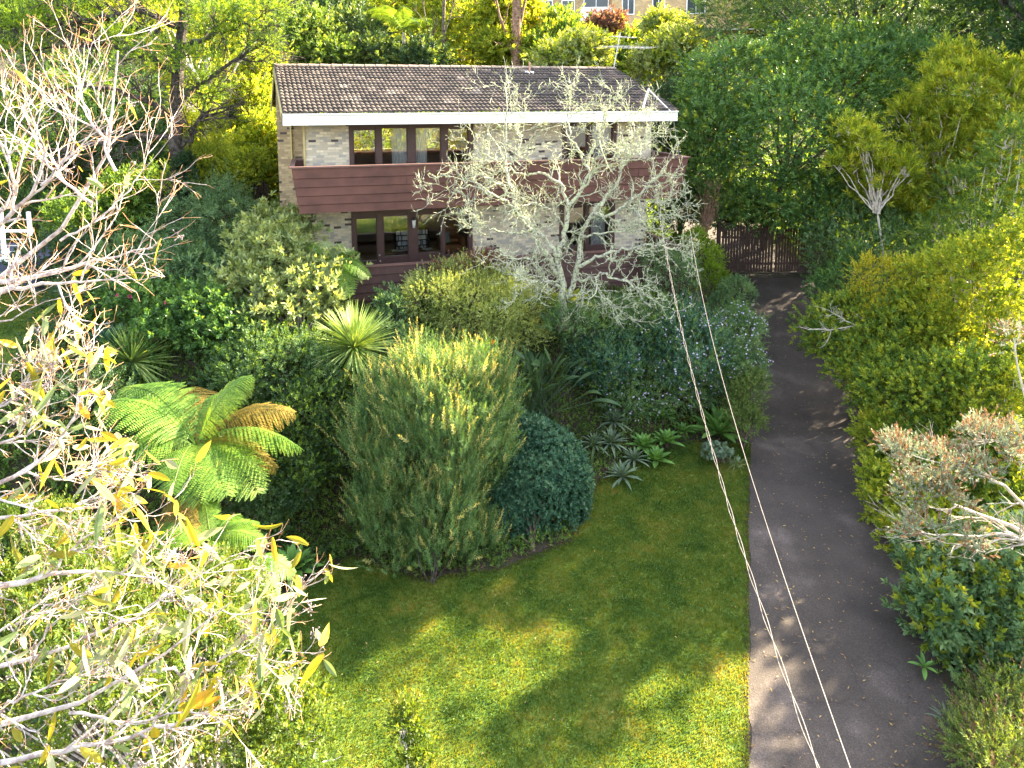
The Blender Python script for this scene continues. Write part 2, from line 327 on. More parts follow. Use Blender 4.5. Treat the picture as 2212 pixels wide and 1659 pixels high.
leaf('orange', (.7, .16, .02), (.8, .25, .03), (.8, .35, .05), tr=.2, tcol=(1, 1, 1))
leaf('bush', (.020, .045, .008), (.055, .095, .014), (.13, .15, .025), tr=.35)
leaf('gumlit', (.16, .18, .10), (.26, .28, .16), (.38, .38, .26), tr=.3, tcol=(1.1, 1.1, .8))  # whitened gum leaves: overexposure by the sun is put into the colour
leaf('seed', (.12, .095, .105), (.19, .155, .17), (.27, .23, .25), tr=0)
def bark(name, c1, c2, c3, scale=9):
    m, nt, ns, ln, b = newmat(name); tc = ns.new('ShaderNodeTexCoord'); n = ns.new('ShaderNodeTexNoise'); n.inputs['Scale'].default_value = scale; n.inputs['Detail'].default_value = 6
    ln.new(tc.outputs['Object'], n.inputs[0]); r = ramp(ns, [(.35, c1), (.5, c2), (.62, c3)]); ln.new(n.outputs[0], r.inputs[0]); ln.new(r.outputs[0], b.inputs['Base Color'])
    b.inputs['Roughness'].default_value = .9; bp = ns.new('ShaderNodeBump'); bp.inputs['Distance'].default_value = .03; ln.new(n.outputs[0], bp.inputs['Height']); ln.new(bp.outputs[0], b.inputs['Normal']); return m
M['bark'] = bark('brown_bark', (.045, .032, .024), (.10, .075, .055), (.17, .13, .10))
M['barkd'] = bark('dark_bark', (.02, .016, .013), (.045, .036, .030), (.09, .075, .065))
M['barkr'] = bark('red_brown_bark', (.09, .05, .03), (.20, .12, .075), (.30, .19, .13))
M['barkw'] = bark('pale_bark', (.28, .24, .20), (.42, .37, .32), (.5, .46, .40))
M['lichen'] = bark('lichen_bark', (.13, .11, .09), (.42, .42, .34), (.46, .52, .28), 16)
M['twig'] = bark('sunlit_grey_twig', (.26, .20, .19), (.48, .42, .41), (.60, .55, .54), 14)
M['twigo'] = bark('orange_twig', (.34, .16, .07), (.46, .26, .13), (.5, .34, .22), 10)

# ------------------------------------------------------------------ plant generators
def lobe(px, py, Y, rx, ry, depth=1.0):
    k = ppm(Y); c = at(px, py, Y); return (c[0], c[1], c[2], rx/k, rx/k*depth, ry/k)
def clumps(lobes, n, r, inner=.25, back=.45):
    lb = np.array(lobes); wts = (lb[:, 3]*lb[:, 4]*lb[:, 5])**(2/3); wts /= wts.sum()
    C = []; N = []
    for _ in range(8):
        k = r.choice(len(lb), n, p=wts); d = norm(r.normal(size=(n, 3)))
        d[:, 2] = np.where((d[:, 2] < -.35) & (r.random(n) < .6), -d[:, 2], d[:, 2])
        rad = 1-inner*r.random(n)**1.6
        P = lb[k, :3]+d*lb[k, 3:]*rad[:, None]; nn = norm(d/lb[k, 3:])
        keep = np.ones(n, bool)
        for j in range(len(lb)):
            q = np.sum(((P-lb[j, :3])/lb[j, 3:])**2, 1); keep &= ~((q < .62) & (k != j))
        tocam = norm(np.array((0, 0, CZ))-P); keep &= (np.sum(nn*tocam, 1) > -.35) | (r.random(n) < back)
        keep &= P[:, 2] > gz(P[:, 0], P[:, 1])+.05
        C.append(P[keep]); N.append(nn[keep])
        if sum(map(len, C)) >= n: break
    C = np.concatenate(C)[:n]; N = np.concatenate(N)[:n]; return C, N
def shoots(mb, P, D, Ls, nl, lL, lW, ang, r, tipfan=True, fold=.15, jit=.25, droop=0):
    """leaves set round each shoot axis P + t D"""
    n = len(P); A, B = perp(D)
    t = (np.arange(nl)+.5)/nl
    az = np.arange(nl)*2.39996+r.random((n, 1))*6.28
    a = ang*(1-.75*t**3) if tipfan else np.full(nl, ang)
    a = a[None, :]+r.normal(size=(n, nl))*.12
    rad = A[:, None]*np.cos(az)[..., None]+B[:, None]*np.sin(az)[..., None]
    ld = D[:, None]*np.cos(a)[..., None]+rad*np.sin(a)[..., None]+r.normal(size=(n, nl, 3))*jit*.5
    ld[..., 2] -= droop; ld = norm(ld)
    base = P[:, None]+D[:, None]*(np.broadcast_to(np.asarray(Ls, float).reshape(-1, 1), (n, 1))*t)[..., None]
    ln_ = norm(D[:, None]*1.0-ld*np.sum(D[:, None]*ld, -1, keepdims=True)+r.normal(size=(n, nl, 3))*jit)
    sz = (.7+.6*r.random((n, nl))).ravel()
    mb.diamonds(base.reshape(-1, 3), ld.reshape(-1, 3), ln_.reshape(-1, 3), lL*sz, lW*sz, fold)
def limbs(mb, base, T, r, r0=.05, r1=.006, spread=.15, K=7):
    n = len(T); b = base+np.c_[r.normal(size=(n, 2))*spread*.3, np.zeros(n)]
    mid = b*.45+T*.55; mid[:, 2] = b[:, 2]*.62+T[:, 2]*.38+r.normal(size=n)*.05; mid[:, :2] = b[:, :2]*.65+T[:, :2]*.35
    t = np.linspace(0, 1, K)[None, :, None]
    P = (1-t)**2*b[:, None]+2*t*(1-t)*mid[:, None]+t*t*T[:, None]
    ln_ = np.linalg.norm(T-b, axis=1)[:, None, None]
    P[:, 1:-1] += r.normal(size=(n, K-2, 3))*.018*ln_
    mb.tubes(P, np.broadcast_to(np.linspace(r0, r1, K), (n, K)), 5)
def lump(lobes, n, r):
    out = []
    for (x, y, z, a, b, c) in lobes:
        out.append((x, y, z, a*.84, b*.84, c*.84))
        d = norm(r.normal(size=(n, 3))+(0, 0, .15)); f = .28+.18*r.random(n)
        for q, k in zip(d, f): out.append((x+q[0]*a*.78, y+q[1]*b*.78, z+q[2]*c*.78, a*k, b*k, c*k*1.05))
    return out
def plant(name, label, cat, lobes, mat, ncl=200, cr=.18, ns=8, sl=.16, nl=8, lL=.055, lW=.028, ang=.9, up=.5, out=1., seed=1, base=None, bark_='bark',
          nlimb=10, r0=.04, group=None, inner=.25, droop=0, jit=.25, foliage='foliage', stem='stem', flowers=None, back=.45, tips=None, trunkr=0, fold=.15, lumps=9, ls=1.3):
    lL *= ls; lW *= ls; ns = max(3, int(round(ns/ls**1.5)))
    r = np.random.default_rng(seed)
    if lumps: lobes = lump(lobes, lumps, r)
    lb = np.array(lobes)
    if base is None:
        cx, cy = np.average(lb[:, 0], weights=lb[:, 3]), np.average(lb[:, 1], weights=lb[:, 3]); base = np.array((cx, cy, float(gz(cx, cy))))
    base = np.array(base, float)
    root = empty(name, base, label, cat, group)
    C, N = clumps(lobes, ncl, r, inner, back)
    n = len(C)*ns; k = np.repeat(np.arange(len(C)), ns)
    off = r.normal(size=(n, 3))*cr*.6
    csz = (.6+.8*r.random(len(C)))[k]; off *= csz[:, None]
    P = C[k]+off; D = norm(N[k]*out+off/cr*.8+np.array((0, 0, up))+r.normal(size=(n, 3))*.3)
    P[:, 2] = np.maximum(P[:, 2], gz(P[:, 0], P[:, 1])+.02)
    mb = MB(); L = sl*(.7+.6*r.random(n))
    if tips is not None:
        sel = r.random(n) < tips[1]; m2 = MB(); shoots(m2, P[sel]+D[sel]*sl*.4, D[sel], L[sel], nl, lL, lW, ang*.9, r, droop=droop, jit=jit, fold=fold)
        m2.build('tip_shoots', L_[tips[0]], root); P, D, L, k = P[~sel], D[~sel], L[~sel], k[~sel]  # second leaf colour set at random; part of it stands for sunlit tips
    shoots(mb, P, D, L, nl, lL, lW, ang, r, droop=droop, jit=jit, fold=fold)
    mb.build(foliage, L_[mat], root)
    sb = MB()
    if nlimb: 
        T = C[r.choice(len(C), min(nlimb, len(C)), replace=False)]-N[:min(nlimb, len(C))]*0
        if trunkr:
            top = base.copy(); top[:2] = base[:2]*.5+C[:, :2].mean(0)*.5; top[2] = base[2]*.45+C[:, 2].mean()*.55
            sb.tubes(np.array([[base-np.array((0, 0, .15)), base*.6+top*.4+r.normal(size=3)*.06, top]]), np.array([[trunkr, trunkr*.8, trunkr*.62]]), 8)
            limbs(sb, top-(0, 0, .1), T, r, trunkr*.5, .01)
        else: limbs(sb, base-(0, 0, .05), T, r, r0)
        # twigs joining limbs to clumps
        q = r.choice(len(C), min(len(C), nlimb*8)); tw = C[q]; b2 = tw-N[q]*(.5+.6*r.random((len(q), 1)))*np.minimum(lb[:, 3].mean(), 1.2)*.6-np.array((0, 0, .15))
        tt = np.linspace(0, 1, 4)[None, :, None]; PP = b2[:, None]*(1-tt)+tw[:, None]*tt+r.normal(size=(len(q), 4, 3))*.02
        sb.tubes(PP, np.broadcast_to(np.linspace(r0*.35, .004, 4), (len(q), 4)), 4)
        sb.build(stem, M[bark_], root)
    if flowers:
        for (fm, nf, fr, petals, nm) in flowers:
            q = r.choice(len(C), nf); fb = MB(); fp = C[q]+N[q]*cr*.9+r.normal(size=(nf, 3))*cr*.5+np.array((0, 0, cr*.5))
            shoots(fb, fp, norm(N[q]+(0, 0, .5)), np.full(nf, fr*.3), petals, fr, fr*.7, 1.1, r, jit=.3); fb.build(nm, L_[fm], root)
    return root, C, N
def blossoms(root, pts, r, mat='pink'):
    for p in pts:
        b = MB(); D = norm(np.array([[.0, -1, .45]])+r.normal(size=(1, 3))*.2)
        shoots(b, np.array([p]), D, np.array([.03]), 14, .075, .06, 1.15, r, jit=.25); b.build('flower', L_[mat], root)
def grow(P0, D0, L, K, r, wob, trop=0.):
    n = len(P0); P = np.zeros((n, K, 3)); P[:, 0] = P0; d = D0.copy(); st = (np.asarray(L)/(K-1)).reshape(-1, 1)
    for k in range(1, K):
        d = norm(d+r.normal(size=(n, 3))*wob+np.array((0, 0, trop))); P[:, k] = P[:, k-1]+d*st
    return P
def kids(poly, rad, m, r, tlo, thi, ang, atip=True):
    n, K, _ = poly.shape; i = np.repeat(np.arange(n), m); t = tlo+(thi-tlo)*r.random(n*m)
    if atip: t.reshape(n, m)[:, 0] = .99
    f = t*(K-1); a = np.minimum(f.astype(int), K-2); u = (f-a)[:, None]
    P = poly[i, a]*(1-u)+poly[i, a+1]*u; T = norm(poly[i, a+1]-poly[i, a]); A, B = perp(T); ph = r.random(n*m)*6.283
    an = (ang*(.6+.8*r.random(n*m)))[:, None]
    D = norm(T*np.cos(an)+(A*np.cos(ph)[:, None]+B*np.sin(ph)[:, None])*np.sin(an))
    rr = rad[i, a]*(1-u[:, 0])+rad[i, a+1]*u[:, 0]
    return P, D, rr, t
def resample(pts, K, r, wob):
    pts = np.array(pts, float); d = np.r_[0, np.cumsum(np.linalg.norm(np.diff(pts, axis=0), axis=1))]
    s = np.linspace(0, d[-1], K); P = np.stack([np.interp(s, d, pts[:, j]) for j in range(3)], 1)
    P[1:-1] = (P[:-2]+2*P[1:-1]+P[2:])/4; P[1:-1] += r.normal(size=(K-2, 3))*wob; return P
def bare(limb_list, radii, r, levels, K=14, wob=.02):
    """levels: list of (children, angle, length, wobble, tropism, K). returns list of (poly, rad)"""
    poly = np.stack([resample(l, K, r, wob) for l in limb_list]); rad = np.stack([np.linspace(a, b, K)**1 for a, b in radii]); out = [(poly, rad)]
    for (m, ang, ln_, wb, tr, k2) in levels:
        P, D, rr, t = kids(poly, rad, m, r, .15, 1, ang); L = ln_*(.5+r.random(len(P))); poly = grow(P, D, L, k2, r, wb, tr)
        r0 = np.minimum(rr*.75, ln_*.035); rad = r0[:, None]*np.linspace(1, .45, k2)[None]; out.append((poly, rad))
    return out
def frond(P0, P1, r, sag=.25, npin=24, wid=.45, droop=.15, scale=1.):
    """fern frond mesh from base P0 to tip P1"""
    mb = MB(); P0 = np.array(P0); P1 = np.array(P1); L = np.linalg.norm(P1-P0); t = np.linspace(0, 1, npin+2)
    C = P0+(P1-P0)*t[:, None]; C[:, 2] += sag*L*np.sin(math.pi*np.clip(t, 0, 1))**.9*(1-.25*t)
    mb.tubes(C[None], np.linspace(.014, .003, len(t))[None]*scale, 4)
    T = norm(np.gradient(C, axis=0)); side = norm(np.cross(T, np.array((0, 0, 1.)))+r.normal(size=3)*.12); N = norm(np.cross(side, T))
    prof = np.sin(math.pi*np.clip(t*.86+.12, 0, 1))**.75
    pp = []; pd = []; pl = []
    for sg in (1, -1):
        for k in range(2, npin+1):
            pl.append(wid*L*prof[k]*(.95+.1*r.random())); pp.append(C[k]); pd.append(norm(side[k]*sg+T[k]*.42-np.array((0, 0, droop))+r.normal(size=3)*.03))
    pp = np.array(pp); pd = np.array(pd); pl = np.array(pl); NN = np.tile(N[2:npin+1], (2, 1))
    m = 18; q = (np.arange(m)+.6)/m
    c = pp[:, None]+pd[:, None]*(pl[:, None]*q)[..., None]; c[..., 2] -= (pl[:, None]*q*q*.22)
    s2 = norm(np.cross(pd, NN)); lw = (L/npin*.62*np.sin(math.pi*np.clip(q*.78+.2, 0, 1))[None]+.004)+0*pl[:, None]
    for sg in (1, -1):
        d = norm(s2[:, None]*sg+pd[:, None]*.55+r.normal(size=(len(pp), m, 3))*.05)
        mb.diamonds(c.reshape(-1, 3), d.reshape(-1, 3), np.repeat(NN, m, 0), lw.ravel()*1.1, (pl[:, None]/m*np.ones((1, m))).ravel()*1.15, .05)
    return mb
def rosette(name, label, cat, base, mat, n, L, W, r, elev=(.1, 1.3), bend=.25, seg=5, group=None, fold=.25, prof=None, stem=0, axis=(0, 0, 1), parent=None, centre=True):
    base = np.array(base, float); root = parent or empty(name, base, label, cat, group)
    c = base+np.array((0, 0, stem)); az = np.arange(n)*2.39996+r.random()*6; u = (np.arange(n)+.5)/n
    el = elev[0]+(elev[1]-elev[0])*u**.9+r.normal(size=n)*.06
    D = np.stack([np.cos(az)*np.cos(el), np.sin(az)*np.cos(el), np.sin(el)], 1); ax = norm(np.array(axis, float)); D = norm(D+(ax-np.array((0, 0, 1)))*.8)
    A = np.stack([-np.sin(az), np.cos(az), 0*az], 1); N = norm(np.cross(D, A)); N *= np.sign(N[:, 2:3]+1e-6)
    mb = MB(); ll = L*(1-.35*u)*(.9+.2*r.random(n))
    mb.strips(c+D*.02, D, N, ll, W*(1-.2*u), seg, bend*(1-.6*u), fold, prof)
    mb.build('foliage', L_[mat], root)
    if stem:
        sb = MB(); sb.bar(base-(0, 0, .1), c, .05 if L > .4 else .03, None, 7); sb.build('trunk', M['bark'], root)
    return root

# ------------------------------------------------------------------ ground, lawn, driveway
def axis_pts(a, b, fine, lo, hi):
    v = [a]; x = a
    while x < b:
        st = fine if lo <= x <= hi else fine+min(abs(x-lo), abs(x-hi))*.25
        x += st; v.append(min(x, b))
    return np.array(v)
def sheet(name, xs, ys, dz, mat, label=None, kind='structure', mask=None):
    X, Y = np.meshgrid(xs, ys); Z = gz(X, Y)+dz; n, m = X.shape
    i = np.arange(n*m).reshape(n, m); Fc = np.stack([i[:-1, :-1], i[:-1, 1:], i[1:, 1:], i[1:, :-1]], -1).reshape(-1, 4)
    o = MB().add(np.stack([X, Y, Z], -1), Fc).build(name, mat, smooth=True); return tag(o, label, None, None, kind)
g = sheet('ground', axis_pts(-260, 260, .35, -16, 20), axis_pts(-60, 420, .35, 5, 45), 0, M['soil'])
tag(g, 'dark soil of the sloping garden under all the shrubs', 'ground')
LP = np.array([G(1618, q)[:2] for q in (1659, 1500, 1300, 1150, 1000, 900, 800, 700, 620, 606)])
RP = np.array([G(*q)[:2] for q in ((2100, 1659), (2045, 1500), (1985, 1300), (1925, 1100), (1880, 900), (1860, 800), (1840, 700), (1800, 620), (1790, 606))])
def xl(y): return np.interp(y, LP[::1, 1], LP[:, 0], left=None)
def edge(Pn, y):
    y = np.asarray(y, float); o = np.interp(y, Pn[:, 1], Pn[:, 0]); k = (Pn[1, 0]-Pn[0, 0])/(Pn[1, 1]-Pn[0, 1])
    return np.where(y < Pn[0, 1], Pn[0, 0]+(y-Pn[0, 1])*k, o)
ys = np.r_[np.linspace(5, 28.2, 120)]; u = np.linspace(0, 1, 26); wob = lambda y: .035*np.sin(y*3.1)+.02*np.sin(y*7.7+1)+.012*np.sin(y*17)
xa = edge(LP, ys)+wob(ys); xb = edge(RP, ys)
X = xa[:, None]*(1-u)+xb[:, None]*u; Y = ys[:, None]+0*u; Z = gz(X, Y)+.012
i = np.arange(X.size).reshape(X.shape); Fc = np.stack([i[:-1, :-1], i[:-1, 1:], i[1:, 1:], i[1:, :-1]], -1).reshape(-1, 4)
tag(MB().add(np.stack([X, Y, Z], -1), Fc).build('driveway', M['asphalt'], smooth=True), 'grey asphalt driveway running up to the brown gate', 'driveway', kind='structure')
# path behind the gate
X = np.array([[8.6, 12.4], [8.2, 11.6], [7.6, 10.2], [7.0, 9.2]]); Y = np.array([[28.6]*2, [31.]*2, [34.]*2, [38.]*2]); 
X = np.stack([np.interp(np.linspace(0, 3, 16), range(4), X[:, j]) for j in (0, 1)], 1); Y = np.stack([np.interp(np.linspace(0, 3, 16), range(4), Y[:, j]) for j in (0, 1)], 1)
u = np.linspace(0, 1, 8); X = X[:, :1]*(1-u)+X[:, 1:]*u; Y = Y[:, :1]+0*u; i = np.arange(X.size).reshape(X.shape)
tag(MB().add(np.stack([X, Y, gz(X, Y)+.015], -1), np.stack([i[:-1, :-1], i[:-1, 1:], i[1:, 1:], i[1:, :-1]], -1).reshape(-1, 4)).build('path', M['asphalt'], smooth=True), 'brown grey path rising behind the gate', 'path', kind='structure')
# lawn: bounded by the garden bed edge (left/top) and the driveway (right)
bed = [G(*q)[:2] for q in ((560, 1700), (590, 1400), (560, 1290), (640, 1270), (760, 1200), (900, 1250), (1080, 1230), (1230, 1170), (1290, 1040), (1400, 985), (1500, 950), (1622, 960))]
poly = np.array([(-4.2, 4.5)]+[tuple(p) for p in bed]+[(edge(LP, 16.), 16.), (edge(LP, 12.), 12.), (edge(LP, 9.), 9.), (edge(LP, 4.5), 4.5)])
def inside(x, y, pl):
    c = np.zeros(x.shape, bool); n = len(pl)
    for a in range(n):
        x1, y1 = pl[a]; x2, y2 = pl[(a+1) % n]
        with np.errstate(divide='ignore', invalid='ignore'): c ^= ((y1 > y) != (y2 > y)) & (x < (x2-x1)*(y-y1)/(y2-y1+1e-12)+x1)
    return c
xs = np.arange(-6, 7.5, .12); ysn = np.arange(4.5, 21, .12); XX, YY = np.meshgrid(xs, ysn); ins = inside(XX, YY, poly)
i = np.arange(XX.size).reshape(XX.shape); ok = ins[:-1, :-1] & ins[:-1, 1:] & ins[1:, 1:] & ins[1:, :-1]
Fc = np.stack([i[:-1, :-1], i[:-1, 1:], i[1:, 1:], i[1:, :-1]], -1)[ok]
tag(MB().add(np.stack([XX, YY, gz(XX, YY)+.006], -1), Fc).build('lawn', M['lawn'], smooth=True), 'mown green lawn beside the driveway', 'lawn', kind='structure')
def grass(n, xr, yr, pl, name, label, h=.045, w_=.014, cond=None, r=np.random.default_rng(3)):
    x = r.uniform(*xr, n); y = r.uniform(*yr, n); k = inside(x, y, pl); x, y = x[k], y[k]
    P = np.stack([x, y, gz(x, y)+.004], 1); D = norm(np.c_[r.normal(size=(len(x), 2))*.55, np.ones(len(x))]); A, B = perp(D); ph = r.random(len(x))*6.28
    N = A*np.cos(ph)[:, None]+B*np.sin(ph)[:, None]
    mb = MB(); mb.diamonds(P, D, N, h*(.5+r.random(len(x))), np.full(len(x), w_), .3); return tag(mb.build(name, M['blade']), label, 'grass', None, 'stuff')
grass(420000, (-4.3, 7.3), (8.5, 20.5), poly, 'grass', 'short green and yellow grass blades of the front lawn')
def weeds(name, label, n, mat, sz, seed, wide):
    r = np.random.default_rng(seed); x = r.uniform(-4.2, 7.2, n*3); y = r.uniform(9.5, 20, n*3); k = inside(x, y, poly); x, y = x[k][:n], y[k][:n]
    P = np.repeat(np.stack([x, y, gz(x, y)+.03], 1), wide, 0); P[:, :2] += r.normal(size=(len(P), 2))*sz*1.2
    mb = MB(); mb.diamonds(P, norm(np.c_[r.normal(size=(len(P), 2)), np.full(len(P), .15)]), norm(np.c_[r.normal(size=(len(P), 2))*.4, np.ones(len(P))]), sz*(.5+r.random(len(P))), np.full(len(P), sz*.5), .1)
    tag(mb.build(name, L_[mat]), label, 'weeds', None, 'stuff')
weeds('lawn_weeds', 'small broad leaved weeds scattered through the lawn', 900, 'mid', .035, 71, 8)
weeds('lawn_litter', 'fallen brown and yellow leaves scattered on the lawn', 150, 'litter', .05, 72, 1)
# dark side lawn at the far left
pl2 = np.array([G(*q)[:2] for q in ((-60, 640), (230, 620), (210, 700), (150, 800), (-60, 860))])
mb = MB(); xs = np.arange(pl2[:, 0].min(), pl2[:, 0].max(), .3); ysn = np.arange(pl2[:, 1].min(), pl2[:, 1].max(), .3); XX, YY = np.meshgrid(xs, ysn); ins = inside(XX, YY, pl2)
i = np.arange(XX.size).reshape(XX.shape); ok = ins[:-1, :-1] & ins[:-1, 1:] & ins[1:, 1:] & ins[1:, :-1]
tag(mb.add(np.stack([XX, YY, gz(XX, YY)+.02], -1), np.stack([i[:-1, :-1], i[:-1, 1:], i[1:, 1:], i[1:, :-1]], -1)[ok]).build('side_lawn', M['lawn'], smooth=True), 'shaded side lawn at the far left behind the bare branches', 'lawn', kind='structure')
grass(60000, (pl2[:, 0].min(), pl2[:, 0].max()), (pl2[:, 1].min(), pl2[:, 1].max()), pl2, 'side_grass', 'shaded grass blades of the small side lawn', .06, .012)
# leaf litter on the drive
r = np.random.default_rng(5); n = 700; y = r.uniform(9.5, 27, n); uu = r.random(n)**.8; x = edge(LP, y)*(1-uu)+edge(RP, y)*uu
D = norm(np.c_[r.normal(size=(n, 2)), np.full(n, .05)]); N = norm(np.c_[r.normal(size=(n, 2))*.25, np.ones(n)])
mb = MB(); mb.diamonds(np.stack([x, y, gz(x, y)+.028], 1), D, N, .065*(.5+r.random(n)), .022*(.6+r.random(n)), .1)
tag(mb.build('fallen_leaves', L_['litter']), 'small yellow fallen leaves strewn over the driveway', 'leaf litter', None, 'stuff')
# ground cover on the bank, the hill and along the beds
def cover(name, label, n, region, mat, lL, lW, h, seed, nl=6, sl=.1):
    r = np.random.default_rng(seed); x = r.uniform(region[0], region[1], n); y = r.uniform(region[2], region[3], n); s = y-.277*x
    k = region[4](x, y, s); x, y = x[k], y[k]; z = gz(x, y)
    P = np.stack([x, y, z+r.random(len(x))**1.5*h*(.5+.5*np.sin(x*2.1+y*1.3)*np.sin(y*2.7-x))], 1)
    mb = MB(); shoots(mb, P, norm(np.c_[r.normal(size=(len(x), 2))*.5, np.ones(len(x))]), np.full(len(x), sl), nl, lL, lW, 1.0, r); return tag(mb.build(name, L_[mat]), label, 'ground cover', None, 'stuff')
notlawn = lambda x, y: ~inside(x, y, poly)
cover('ground_cover', 'low mixed green ground cover filling the garden bank', 48000, (-13, 8.6, 13.2, 24, lambda x, y, s: notlawn(x, y) & (s > 13.6) & (s < 23.0) & (x < edge(LP, y)-.35)), 'mid', .06, .032, .45, 11)
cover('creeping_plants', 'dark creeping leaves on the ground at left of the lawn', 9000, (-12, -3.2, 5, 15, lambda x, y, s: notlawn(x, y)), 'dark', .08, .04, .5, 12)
cover('hill_undergrowth', 'dense undergrowth on the hillside behind the house', 30000, (-30, 32, 33, 75, lambda x, y, s: s > 34.5), 'mid', .2, .1, 1.6, 13, 6, .3)
cover('edge_undergrowth', 'low growth under the hedge right of the driveway', 9000, (4, 18, 6, 34, lambda x, y, s: x > edge(RP, y)-.12), 'mid', .07, .035, .6, 14)
cover('right_undergrowth', 'tangled undergrowth on the ground beyond the hedge at right', 30000, (9, 34, 4, 40, lambda x, y, s: x > edge(RP, y)+1.6), 'olive', .15, .07, 1.0, 18, 7, .25)
cover('left_undergrowth', 'tangled undergrowth on the ground at far left', 16000, (-30, -9, 4, 34, lambda x, y, s: ~inside(x, y, pl2)), 'mid', .15, .07, .8, 19, 7, .25)
cover('back_undergrowth', 'dense shaded undergrowth around the path behind the gate', 16000, (6.5, 26, 27.5, 40, lambda x, y, s: ((y > 28.8) & ((x < 7.4) | (x > 12.2))) | (x > 14)), 'mid', .13, .065, 1.3, 17, 7, .22)
cover('verge_weeds', 'thin weeds along the edge between lawn and driveway', 1500, (2, 8, 9, 22, lambda x, y, s: (np.abs(x-edge(LP, y)+.06) < .07)), 'olive', .03, .012, .05, 15, 5, .04)
r = np.random.default_rng(16); n = 16000; x = r.uniform(-9, 6, n); y = r.uniform(12, 21, n); s = y-.277*x; k = notlawn(x, y) & (s < 19) & (x < edge(LP, y)-.2); x, y = x[k], y[k]
mb = MB(); mb.diamonds(np.stack([x, y, gz(x, y)+.02+.03*r.random(len(x))], 1), norm(np.c_[r.normal(size=(len(x), 2)), np.full(len(x), .1)]), norm(np.c_[r.normal(size=(len(x), 2))*.4, np.ones(len(x))]), .09*(.5+r.random(len(x))), np.full(len(x), .025), .1)
tag(mb.build('mulch', L_['brown']), 'brown leaf mulch and dead twigs under the shrubs', 'mulch', None, 'stuff')

# ------------------------------------------------------------------ the house
OX, OY, _ = at(610, 248, 21.8); HB = 6.9
ux, uy = math.cos(TH), math.sin(TH)
def loc(px, py, cc):
    d = ray(px, py); ox, oy = OX-cc*uy, OY+cc*ux
    det = -d[0]*uy+d[1]*ux; t = (-ox*uy+ux*oy)/det; a = (d[0]*oy-d[1]*ox)/det
    return a, t*d[2]+HB                        # local x, local z (0 = house base)
def HW(x, y, z): return np.array((OX+x*ux-y*uy, OY+x*uy+y*ux, z+CZ-HB))
house = empty('brick_house', (OX, OY, CZ-HB), 'two storey cream brick house with brown boarded balcony and dark tiled roof', 'house', rz=TH)
Z = lambda z: z+HB
def hp(mb, name, m, parent=None, smooth=False): return mb.build(name, M[m] if isinstance(m, str) else m, parent or house, True, smooth)
# walls
mb = MB()
for (a, b, a2, b2) in ((.62, 2.02, .62, 2.02), (6.25, 9.54, 6.2, 9.45), (11.64, 13.05, 11.63, 12.9)): hp(MB().box(a, b, 1.6, 1.85, Z(-3.62), Z(-1.0)).box(a2, b2, 1.6, 1.85, 0, Z(-3.622)), 'front_wall', 'brick_f')
hp(MB().box(.62, .86, 1.853, 3.4, 0, Z(-1.0)), 'side_wall', 'brick_s'); hp(MB().box(12.80, 13.04, 1.853, 9.0, 0, Z(-1.0)), 'side_wall', 'brick_s')
hp(MB().box(-.33, .86, 3.4, 3.64, 0, Z(-.2)), 'wing_wall', 'brick_w')
mb = MB().box(-.33, 2.2, 9.0, 9.24, 0, Z(-1.0)).box(6.2, 12.8, 9.0, 9.24, 0, Z(-1.0)).box(2.2, 6.2, 9.0, 9.24, 0, Z(-5.1)).box(2.2, 6.2, 9.0, 9.24, Z(-3.9), Z(-2.5)); hp(mb, 'back_wall', 'brick_w')
for x0 in (-.33, 12.805):
    mb = MB(); V = []
    for x in (x0, x0+.235): V += [(x, 3.645, 0), (x, 8.995, 0), (x, 8.995, Z(-.7)), (x, 4.6, Z(.75)), (x, 3.645, Z(.45))]
    mb.add(V, [(0, 1, 2, 3), (5, 8, 7, 6), (0, 5, 6, 1), (1, 6, 7, 2), (2, 7, 8, 3), (3, 8, 9, 4), (4, 9, 5, 0)]); mb.add(V, [(0, 3, 4), (5, 9, 8)]); hp(mb, 'gable_wall', 'brick_s')
hp(MB().box(.55, .615, 1.55, 1.62, 0, Z(-1.0)).box(.10, .15, 3.3, 3.395, Z(-3), Z(-.6)), 'corner_trim', 'cream')
# roof of rolled tiles
def rx(x, y): return x-.085*y
sl_ = (.91+.64)/4.6
def zroof(y): return Z(-.64+sl_*y if y <= 4.6 else .91-sl_*(y-4.6))
courses = 16; cl = 4.7/courses; xs = np.arange(0, 13.26, .025); prof = .046*np.abs(np.sin(xs*math.pi/.15))**.8
rows = []
r = np.random.default_rng(21)
for k in range(courses):
    y0 = -.06+k*cl; y1 = y0+cl; jit = np.repeat(r.normal(size=int(13.26/.3)+2)*.003, 12)[:len(xs)]
    z0 = Z(-.64+sl_*y0); z1_ = Z(-.64+sl_*y1)
    rows.append((y0, z0-.004+prof*.9+jit)); rows.append((y0+.001, z0+.046+prof+jit)); rows.append((y1+.0, z1_+.004+prof*.9+jit))
V = np.array([[(rx(x, y), y, zz) for x, zz in zip(xs, z)] for y, z in rows]); n, m, _ = V.shape; i = np.arange(n*m).reshape(n, m)
mb = MB().add(V, np.stack([i[:-1, :-1], i[:-1, 1:], i[1:, 1:], i[1:, :-1]], -1).reshape(-1, 4))
V = np.array([[(rx(x, y), y, zroof(y)+p_) for x, p_ in zip(xs[::3], prof[::3])] for y in (4.6, 6, 7.5, 9.3)]); n, m, _ = V.shape; i = np.arange(n*m).reshape(n, m)
mb.add(V, np.stack([i[:-1, :-1], i[:-1, 1:], i[1:, 1:], i[1:, :-1]], -1).reshape(-1, 4))
roof = hp(mb, 'roof', 'tile')
mb = MB(); th = np.linspace(0, math.pi, 9)
